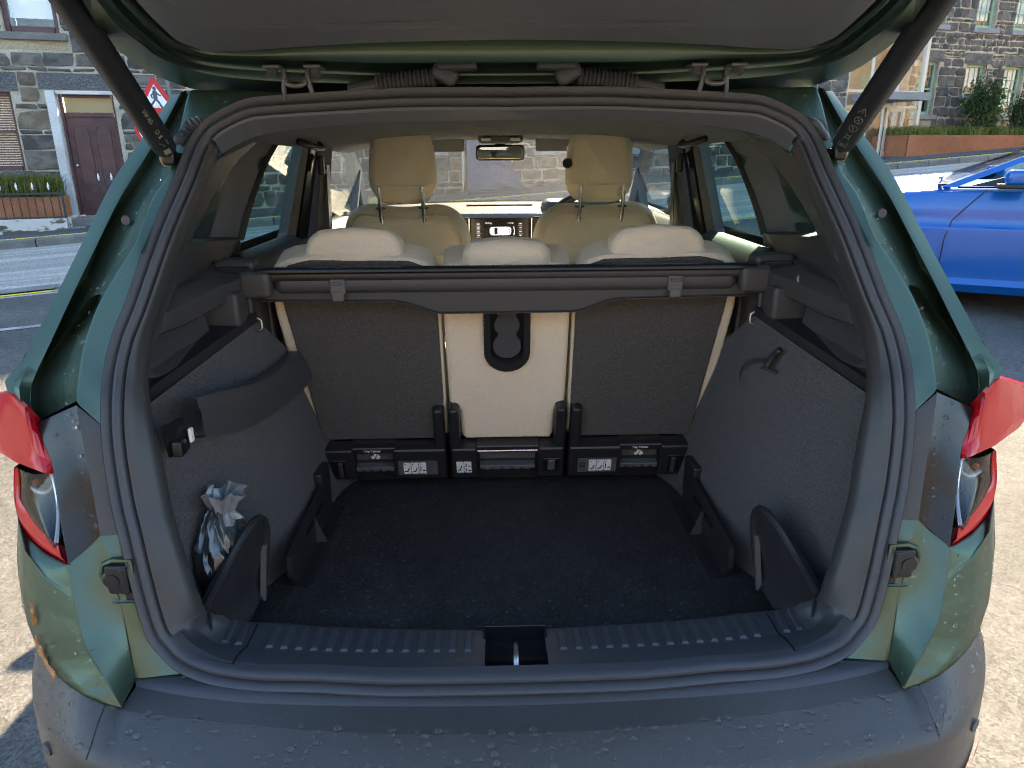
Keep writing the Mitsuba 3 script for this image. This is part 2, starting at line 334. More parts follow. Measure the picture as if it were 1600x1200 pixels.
def cbox(s0, s1, t0, t1, z0, z1, c=.008):
    m = rbox(((s0+s1)/2, (t0+t1)/2, (z0+z1)/2), (s1-s0, t1-t0, z1-z0), c, seg=1); v = m.vertices
    return TM(W(v[:, 0], v[:, 1], v[:, 2]), m.faces)
def window(b, tf, s0, s1, z0, z1, frame, cols=2, rows=2, blind=None, split=True, sill='slate_sill', fw=.07, rec=.1):
    k = uniq(b+'__window'); t0, t1 = tf+rec, tf+rec+.07
    scene[k] = mikit.ply(cat([cbox(s0, s0+fw, t0, t1, z0, z1), cbox(s1-fw, s1, t0, t1, z0, z1), cbox(s0+fw, s1-fw, t0, t1, z0, z0+fw*1.3), cbox(s0+fw, s1-fw, t0, t1, z1-fw, z1)]+([cbox(s0+fw, s1-fw, t0+.01, t1-.005, (z0+z1)/2-.025, (z0+z1)/2+.025)] if split else [])), frame)
    a0, a1, b0, b1 = s0+fw, s1-fw, z0+fw*1.3, z1-fw
    for i in range(1, cols): x = a0+(a1-a0)*i/cols; put(k+'__glazing_bar', cbox(x-.012, x+.012, t0+.02, t1-.01, b0, b1, .004), frame)
    for j in range(1, rows*(2 if split else 1)):
        if split and j == rows: continue
        z = b0+(b1-b0)*j/(rows*(2 if split else 1)); put(k+'__glazing_bar', cbox(a0, a1, t0+.022, t1-.012, z-.012, z+.012, .004), frame)
    v = W([a0, a1, a1, a0], t0+.035, [b0, b0, b1, b1]); put(k+'__pane', TM(v, [[0, 1, 2], [0, 2, 3]]), 'window_glass')
    if blind == 'sheet':
        put(k+'__blind', sbox(a0, a1, t1+.05, t1+.055, b0+.14, b1), 'blind')
    elif blind == 'slats':
        put(k+'__blind', cat([sbox(a0, a1, t1+.04, t1+.075, z, z+.012) for z in np.arange(b0, b1, .042)]), 'blind')
    put(k+'__room_lining', cat([sbox(s0, s1, tf+.9, tf+.92, z0, z1), sbox(s0-.02, s0-.005, tf+.18, tf+.9, z0, z1), sbox(s1+.005, s1+.02, tf+.18, tf+.9, z0, z1), sbox(s0, s1, tf+.18, tf+.9, z0-.02, z0-.005), sbox(s0, s1, tf+.18, tf+.9, z1+.005, z1+.02)]), 'room')
    if sill: put(k+'__sill', cbox(s0-.12, s1+.12, tf-.1, tf+rec+.02, z0-.12, z0-.004), sill)
    return k
MS = ['stone_a', 'stone_b', 'stone_c', 'stone_e', 'stone_a', 'stone_c', 'stone_b', 'stone_d']
# left: the stone house with the maroon door
hs = thing('stone_house', 'dark rubble stone house with a maroon front door and white blinds', 'house')
TF = 15.8
win = [(-5.4, -4.2, 1.27, 2.63), (-4.10, -3.24, 3.60, 5.3), (-2.0, -1.1, 3.6, 5.3), (-5.9, -5.0, 3.6, 5.3)]
door = (-3.53, -2.56, .42, 2.64)
put(hs+'__wall', wallback(TF, -30, -.6, -.3, 10, win+[door]), 'mortar')
ops = [(a-.02, b+.02, c-.14, d+.0) for a, b, c, d in win]+[(-3.6, -2.5, .0, 2.66), (-3.75, -2.3, 2.66, 2.96), (-5.6, -4.05, 2.63, 2.96), (-4.2, -3.1, 3.42, 3.6), (-9, -3.8, -.3, .3)]
rest = rubble(hs+'__wall', TF, -7.2, -.6, .1, 6.1, ops, 3, (.24, .36), (.3, .62), MS, 210, see=lambda m: 1. if (-4.6 < m[0] < -.9 and m[2] < 4.7) else 0.)
for mt, ms in rest.items(): put(hs+'__wall__rubble_stones', cat(ms), mt, kind='stuff')
put(hs+'__lintel', cbox(-3.75, -2.3, TF-.03, TF+.1, 2.67, 2.95, .015), 'granite'); put(hs+'__lintel', cbox(-5.6, -4.05, TF-.03, TF+.1, 2.64, 2.95, .015), 'granite')
window(hs, TF, *win[0], 'maroon', 1, 1, 'slats', sill='granite'); window(hs, TF, *win[1], 'maroon', 1, 1, 'sheet', False, sill='kerb_stone', fw=.09)
window(hs, TF, *win[2], 'maroon', 1, 1, 'sheet', True, sill='kerb_stone'); window(hs, TF, *win[3], 'maroon', 1, 1, 'sheet', True, sill='kerb_stone')
jm = put(hs+'__door_surround', cat([cbox(-3.66, -3.5, TF-.06, TF+.2, .3, 2.66), cbox(-3.5, -2.56, TF-.02, TF+.2, 2.6, 2.66)]), 'white_render')
dk = uniq(hs+'__door'); d0, d1 = -3.44, -2.62
scene[dk] = mikit.ply(cat([sbox(d0, d1, TF+.17, TF+.22, .44, 2.22)]), 'maroon')
put(hs+'__door_frame', cat([cbox(-3.5, d0, TF+.12, TF+.24, .44, 2.6), cbox(d1, -2.56, TF+.12, TF+.24, .44, 2.6), cbox(d0, d1, TF+.12, TF+.24, 2.22, 2.29), cbox(d0, d1, TF+.12, TF+.24, 2.55, 2.6)]), 'maroon')
put(hs+'__fanlight', TM(W([d0, d1, d1, d0], TF+.17, [2.29, 2.29, 2.55, 2.55]), [[0, 1, 2], [0, 2, 3]]), 'window_glass')
put(hs+'__fanlight__blind', sbox(d0, d1, TF+.3, TF+.305, 2.29, 2.55), 'fan_green')
put(hs+'__hall', sbox(-3.5, -2.56, TF+.6, TF+.62, .4, 2.6), 'room')
for i in (0, 1):
    x0 = d0+.06+i*.37; x1 = x0+.33
    th = np.linspace(0, math.pi, 13); arc = [((x0+x1)/2+.165*math.cos(a), 1.93+.165*math.sin(a)) for a in th]
    for ins, o in ((0, .012), (.05, .022)):
        P = sg.Polygon([(x0, .95), (x1, .95)]+arc).buffer(-ins)
        if ins == 0: P = P.difference(P.buffer(-.022))
        m = trimesh.creation.extrude_polygon(P, o, engine='earcut'); put(dk+'__moulding', TM(W(m.vertices[:, 0], TF+.17-m.vertices[:, 2], m.vertices[:, 1]), m.faces), 'maroon')
    P = sg.box(x0, .55, x1, .86); P = P.difference(P.buffer(-.022)); m = trimesh.creation.extrude_polygon(P, .014, engine='earcut'); put(dk+'__moulding', TM(W(m.vertices[:, 0], TF+.17-m.vertices[:, 2], m.vertices[:, 1]), m.faces), 'maroon')
kn = trimesh.creation.icosphere(2, .03); put(dk+'__knob', TM(kn.vertices+W(-3.38, TF+.13, 1.35), kn.faces), 'steel', True)
put(hs+'__door_step', cbox(-3.66, -2.4, 15.2, TF+.2, .2, .42, .012), 'kerb_stone'); put(hs+'__door_step', cbox(-3.55, -2.3, 14.8, 15.19, .1, .29, .012), 'kerb_stone')
put(hs+'__roof', cat([sbox(-30, -.6, TF-.3, TF+6, 10, 10.2)]), 'canopy_lead'); put(hs+'__plaster_patch', cbox(-4.6, -3.15, TF-.012, TF+.01, 3.33, 3.47, .004), 'sandstone')
# front garden: plinth, railings, planter, grass
fw_ = thing('garden_wall', 'low white rendered garden wall with mossy foot below the left railings', 'garden wall')
put(fw_+'__coping', cat([cbox(-8.5, -3.47, 14.82, 15.0, .12, .46, .02), cbox(-3.62, -3.47, 15.0, 15.75, .12, .46, .02)]), 'plinth_render', 30)
def railing(name, label, s0, s1, t, z0, z1, n):
    k = thing(name, label, 'railing'); put(k+'__rail', cbox(s0, s1, t-.012, t+.012, z1-.2, z1-.17, .004), 'iron'); put(k+'__rail', cbox(s0, s1, t-.012, t+.012, z0+.03, z0+.055, .004), 'iron')
    for i in range(n):
        x = s0+(s1-s0)*(i+.5)/n; kind = i % 2
        put(k+'__bar', tube(W(np.full(2, x), t, np.array([z0, z1-(.1 if kind == 0 else .14)])), .009, 6), 'iron')
        if kind == 0: put(k+'__finial', tube(W(np.full(4, x), t, np.array([z1-.12, z1-.06, z1-.03, z1+.01])), [.012, .02, .014, .002], 8), 'white_gloss', True)
        elif i+2 < n and i % 4 == 1:
            a = np.linspace(0, math.pi, 9); d = 2*(s1-s0)/n; put(k+'__hoop', tube(W(x+d/2-d/2*np.cos(a), t, z1-.14+.1*np.sin(a)), .008, 6), 'iron', True)
    put(k+'__post', tube(W(np.full(2, s1), t, np.array([z0-.2, z1-.12])), .018, 8), 'iron', True)
    return k
railing('railing', 'black iron railing with white finials in front of the terracotta planter', -6.2, -3.5, 14.91, .44, 1.08, 22)
railing('railing', 'short black iron railing beside the maroon front door', -2.93, -2.1, 14.95, .26, 1.22, 8)
pl = thing('planter', 'terracotta coloured planter full of grass behind the left railing', 'planter')
put(pl+'__trough', cat([cbox(-7, -3.52, 15.06, 15.1, .4, .83, .01), cbox(-7, -3.52, 15.5, 15.54, .4, .83, .01), cbox(-3.55, -3.52, 15.1, 15.5, .4, .83, .01)]), 'terracotta'); put(pl+'__soil', sbox(-7, -3.55, 15.1, 15.5, .45, .78), 'bark')
def blades(s0, s1, t0, t1, zf, n, h, seed, lean=.5, w=.012):
    r = np.random.default_rng(seed); v, f = [], []
    for i in range(n):
        s, t = r.uniform(s0, s1), r.uniform(t0, t1); a = r.uniform(0, 6.283); hh = h*r.uniform(.5, 1.15); L = lean*hh*r.uniform(.2, 1); z = zf(s)
        d = np.array([math.cos(a), math.sin(a), 0]); p = np.array([-d[1], d[0], 0])*w; b = W(s, t, z)
        q = [b-p, b+p, b+d*L*.3+[0, 0, hh*.6]+p*.8, b+d*L*.3+[0, 0, hh*.6]-p*.8, b+d*L+[0, 0, hh*(.95-.25*lean)]]
        k = len(v); v += q; f += [[k, k+1, k+2], [k, k+2, k+3], [k+3, k+2, k+4]]
    return TM(v, f)
put('planter_grass', blades(-6.6, -3.56, 15.12, 15.48, lambda s: .78, 4200, .56, 11, .7, .007), 'grass_leaf', label='long green grass growing in the terracotta planter', cat='grass', kind='stuff')

# middle: long stone building with sage windows, seen through the car's glass
mb = thing('stone_building', 'stone building with pale green windows seen through the windscreen', 'building')
mw = [(2.75, 3.66, 1.6, 3.0), (5.85, 6.78, 1.6, 3.0), (-.3, 1.0, 1.6, 3.0), (8.3, 9.2, 1.6, 3.0), (11.3, 12.2, 1.6, 3.0)]
put(mb+'__wall', wallback(TF, -.6, 14.3, -.3, 10.2, mw), 'mortar_pale')
rest = rubble(mb+'__wall', TF, -.58, 14.28, .2, 3.4, [(a-.02, b+.02, c-.16, d) for a, b, c, d in mw], 21, (.2, .34), (.22, .55), MS, 230, see=lambda m: 1. if m[2] < 2.4 else 0., jit=.02, small=.4)
for mt, ms in rest.items(): put(mb+'__wall__rubble_stones', cat(ms), mt, kind='stuff')
rest = rubble(mb+'__wall', TF, -.58, 14.28, 3.4, 7.4, [], 22, (.2, .34), (.22, .55), MS, 0)
for mt, ms in rest.items(): put(mb+'__wall__rubble_stones', cat(ms), mt, kind='stuff')
for w_ in mw: window(mb, TF, *w_, 'sage', 2, 1, 'sheet' if w_[0] < 3 else None, True)
put(mb+'__roof', sbox(-.6, 14.3, TF-.2, TF+7, 10.2, 10.4), 'canopy_lead')
put(mb+'__downpipe', cat([tube(W(np.full(2, 4.12), TF-.07, np.array([.5, 7.4])), .05, 10)]), 'pale_metal', True)
# a load under a dark blue tarpaulin against the wall
tr = thing('tarpaulin_stack', 'dark blue tarpaulin covered stack leaning against the stone wall, seen through the windscreen', 'tarpaulin')
uu = np.linspace(0, 1, 30); vv = np.linspace(0, 1, 30); r_ = np.random.default_rng(5); rows = []
for v_ in vv:
    z = .55+1.5*v_; s_l = 3.98+.18*v_; s_r = 5.45-.75*v_; row = []
    for u_ in uu:
        s = s_l+(s_r-s_l)*u_; t = TF-.12-.75*(1-v_)**.9-.05*math.sin(9*u_+6*v_)*(.4+u_)-.04*math.sin(30*u_*v_+4)*u_-.012*math.sin(5*v_*6.28); row.append(W(s, t, z))
    rows.append(row)
rows.append([W(4.2+.5*u_, TF-.05, 2.06) for u_ in uu])
put(tr+'__sheet', grid(rows), 'tarp', 50); put(tr+'__load', TM(np.vstack([W([4.05, 5.3, 5.3, 4.05], [TF-.75, TF-.75, TF-.02, TF-.02], .5), W([4.25, 4.62, 4.62, 4.25], [TF-.1, TF-.1, TF-.02, TF-.02], 1.95)]), [[0, 1, 5], [0, 5, 4], [1, 2, 6], [1, 6, 5], [2, 3, 7], [2, 7, 6], [3, 0, 4], [3, 4, 7], [4, 5, 6], [4, 6, 7]]), 'bark')
for k_ in range(3): put(tr+'__batten', cbox(3.95, 5.4, TF-.98-.02*k_, TF-.93, .62+.07*k_, .66+.07*k_), 'iron')

# glass porch between the two buildings
gp = thing('glass_porch', 'glazed entrance porch with pale frames between the two stone buildings', 'porch')
tp = 16.0
ps = [14.45, 15.2, 15.75, 16.1, 16.85]
put(gp+'__corner_post', cbox(16.85, 16.97, tp-.06, tp+.06, 1.2, 10.4), 'pale_metal')
for x in ps[:-1]: put(gp+'__mullion', cbox(x-.03, x+.03, tp-.04, tp+.04, 1.2, 10.4), 'pale_metal')
for z in (1.35, 2.62, 3.0, 4.6): put(gp+'__transom', cbox(14.45, 16.85, tp-.035, tp+.03, z-.03, z+.03), 'pale_metal')
for a, b in zip(ps[:-1], ps[1:]):
    for z0_, z1_ in ((1.38, 2.59), (2.65, 2.97), (3.03, 4.57), (4.63, 10.4)):
        put(gp+'__pane', TM(W([a+.03, b-.03, b-.03, a+.03], tp, [z0_, z0_, z1_, z1_]), [[0, 1, 2], [0, 2, 3]]), 'window_glass')
put(gp+'__canopy', cbox(14.6, 16.3, tp-.95, tp-.05, 2.74, 2.92), 'canopy_lead')
put(gp+'__door', cat([cbox(15.78, 15.86, tp-.09, tp-.045, 1.32, 2.6), cbox(16.32, 16.4, tp-.09, tp-.045, 1.32, 2.6), cbox(15.86, 16.32, tp-.09, tp-.045, 1.32, 1.5), cbox(15.86, 16.32, tp-.09, tp-.045, 2.5, 2.6)]), 'pale_metal')
put(gp+'__inner_wall', cat([sbox(14.3, 23, tp+2.4, tp+2.6, 1, 10.5), sbox(14.3, 17, tp+.05, tp+2.4, 1.2, 1.3)]), 'sandstone'); put(gp+'__roof', sbox(14.3, 17, tp-.1, tp+2.6, 10.4, 10.5), 'canopy_lead')

# right: large stone building
rb = thing('stone_building', 'large stone building with pale green sash windows behind the rust red planter', 'building')
TR = 16.5
rw = [(17.2, 17.96, 2.47, 3.84), (18.97, 19.72, 3.0, 3.82), (20.44, 21.2, 2.47, 3.8), (17.15, 17.92, 4.75, 6.3), (19.02, 19.73, 4.73, 6.3), (20.46, 21.2, 4.72, 6.3), (22.2, 22.95, 2.47, 3.8), (22.2, 22.95, 4.72, 6.3)]
arch = (19.3, 19.95, 1.6, 2.75)
put(rb+'__wall', wallback(TR, 16.97, 45, .8, 11, rw+[arch]), 'mortar_pale')
rops = [(a-.02, b+.02, c-.14, d) for a, b, c, d in rw]+[(a-.14, b+.14, d, d+.3) for a, b, c, d in rw[:3]]+[(19.15, 20.1, 1.5, 2.99)]
rest = rubble(rb+'__wall', TR, 16.98, 24, 1.4, 3.95, rops, 31, (.2, .3), (.2, .42), ['stone_e', 'stone_b', 'stone_e', 'stone_a'], 120, see=lambda m: 1. if m[0] < 21.6 and m[3] > 2 else 0., jit=.014)
rest2 = rubble(rb+'__wall', TR, 16.98, 24, 4.15, 4.6, rops, 33, (.1, .17), (.1, .3), ['stone_e', 'stone_b', 'stone_e', 'stone_a'], 90, see=lambda m: 1. if m[0] < 21.6 else 0., jit=.02)
rest3 = rubble(rb+'__wall', TR, 16.98, 24, 4.6, 7.9, rops, 35, (.2, .3), (.2, .42), ['stone_e', 'stone_b', 'stone_e', 'stone_a'], 90, see=lambda m: 1. if m[0] < 21.6 and m[2] < 5.6 else 0., jit=.014)
rest4 = rubble(rb+'__wall', TR, 16.98, 24, 3.95, 4.15, rops, 36, (.09, .12), (.12, .3), ['stone_e', 'stone_b'], 0, jit=.014)
rest5 = rubble(rb+'__wall', TR, 24, 31.9, 1.4, 7.9, [], 37, (.25, .35), (.3, .6), ['stone_e', 'stone_b'], 0)
for R_ in (rest, rest2, rest3, rest4, rest5):
    for mt, ms in R_.items(): put(rb+'__wall__rubble_stones', cat(ms), mt, kind='stuff')
for a, b, c, d in rw[:3]: put(rb+'__lintel', cbox(a-.13, b+.13, TR-.03, TR+.1, d+.01, d+.28, .012), 'stone_b')
for i, w_ in enumerate(rw): window(rb, TR, *w_, 'sage', 3, 2 if i != 1 else 1, None if i in (0, 3) else 'sheet', i != 1)
a_ = np.linspace(0, math.pi, 11); ap = sg.Polygon([(19.15, 1.5), (20.1, 1.5)]+[(19.625+.475*math.cos(x), 2.45+.475*math.sin(x)) for x in a_]).difference(sg.Polygon([(19.36, 1.4), (19.9, 1.4)]+[(19.63+.27*math.cos(x), 2.42+.27*math.sin(x)) for x in a_]))
m = trimesh.creation.extrude_polygon(ap, .1, engine='earcut'); put(rb+'__arch_surround', TM(W(m.vertices[:, 0], TR-.04+m.vertices[:, 2], m.vertices[:, 1]), m.faces), 'stone_b')
put(rb+'__passage', sbox(19.2, 20.05, TR+.8, TR+.82, 1.5, 2.9), 'room'); put(rb+'__roof', sbox(16.9, 45, TR-.3, TR+7, 11, 11.2), 'canopy_lead')
rp = thing('planter', 'long rust red steel planter in front of the right stone building', 'planter')
put(rp+'__front_panel', cbox(15.9, 27, 15.18, 15.22, 1.15, 1.9, .006), 'corten'); put(rp+'__side_panel', cbox(15.88, 15.91, 15.22, 16.4, 1.15, 1.9, .006), 'corten'); put(rp+'__soil', sbox(15.92, 27, 15.23, 16.45, 1.3, 1.84), 'bark')
put('border_grass', blades(15.95, 25, 15.26, 16.2, lambda s: 1.82, 7000, .42, 13, .8, .01), 'grass_leaf', label='long green grass along the top of the rust red planter', cat='grass', kind='stuff')
def leaves(c, rad, n, seed, size=.05):
    r = np.random.default_rng(seed); v, f = [], []; cl = r.normal(size=(14, 3)); cl /= np.linalg.norm(cl, axis=1, keepdims=True); cl *= r.uniform(.2, .9, (14, 1))
    for i in range(n):
        q = cl[r.integers(14)]+r.normal(size=3)*.2; p = np.asarray(c)+q*np.asarray(rad)
        a = r.normal(size=3); a /= np.linalg.norm(a); b = np.cross(a, r.normal(size=3)); b /= np.linalg.norm(b); s = size*r.uniform(.6, 1.3); k = len(v)
        v += [p-a*s, p+b*s*.45, p+a*s, p-b*s*.45]; f += [[k, k+1, k+2], [k, k+2, k+3]]
    return TM(v, f)
def shrub(label, s, t, z, rad, h, n, seed):
    k = thing('shrub', label, 'shrub'); r = np.random.default_rng(seed); c = W(s, t, z+h*.55)
    put(k+'__foliage', leaves(c, rad, n, seed), 'shrub_leaf'); put(k+'__yellow_leaves', leaves(c, rad, n//9, seed+1), 'shrub_leaf_yellow'); tips = []
    for i in range(9):
        e = c+r.normal(size=3)*np.asarray(rad)*.55+[0, 0, h*.2]; b = W(s, t, z); m_ = (b+e)/2+r.normal(size=3)*.08; tips.append(e); put(k+'__stem', tube(rs([b, m_, e, e+[.05*r.normal(), .05*r.normal(), .25]], 7), np.linspace(.016, .004, 7), 6), 'bark', True)
    return k
shrub('tall loose shrub growing in front of the dark archway', 18.95, 15.75, 1.84, (.62, .4, .85), 1.5, 2600, 41)
shrub('smaller shrub in the rust red planter right of the archway', 20.35, 15.75, 1.84, (.36, .3, .62), 1.1, 1300, 43)
# sandstone terraces across the street and behind the camera, sunlit: what the glass and the paint mirror
ob = thing('sandstone_terrace', 'sunlit sandstone terrace on the near side of the street, beyond the right edge', 'house')
put(ob+'__wall', cat([sbox(21, 50, 2, 5, 0, 7.9)]), 'sandstone'); put(ob+'__roof', sbox(20.6, 50.4, 1.7, 5.3, 7.9, 8.2), 'canopy_lead')
for i in range(9): put(ob+'__window', cbox(22+i*3.1, 23+i*3.1, 4.97, 5.03, 3, 4.7), 'sage'); put(ob+'__window', cbox(22+i*3.1, 23+i*3.1, 4.97, 5.03, 6, 7.6), 'sage')
bb = thing('sandstone_terrace', 'sunlit sandstone terrace behind the viewer', 'house')
put(bb+'__wall', box((2, -17, 3), (44, 2, 7)), 'stone_d'); put(bb+'__roof', box((2, -17.3, 6.7), (45, 3, .4)), 'canopy_lead')
for i in range(8): put(bb+'__window', box((-16+i*5, -16, 2.4), (1.1, .06, 1.6)), 'room'); put(bb+'__window', box((-16+i*5, -16, 5), (1.1, .06, 1.4)), 'room')

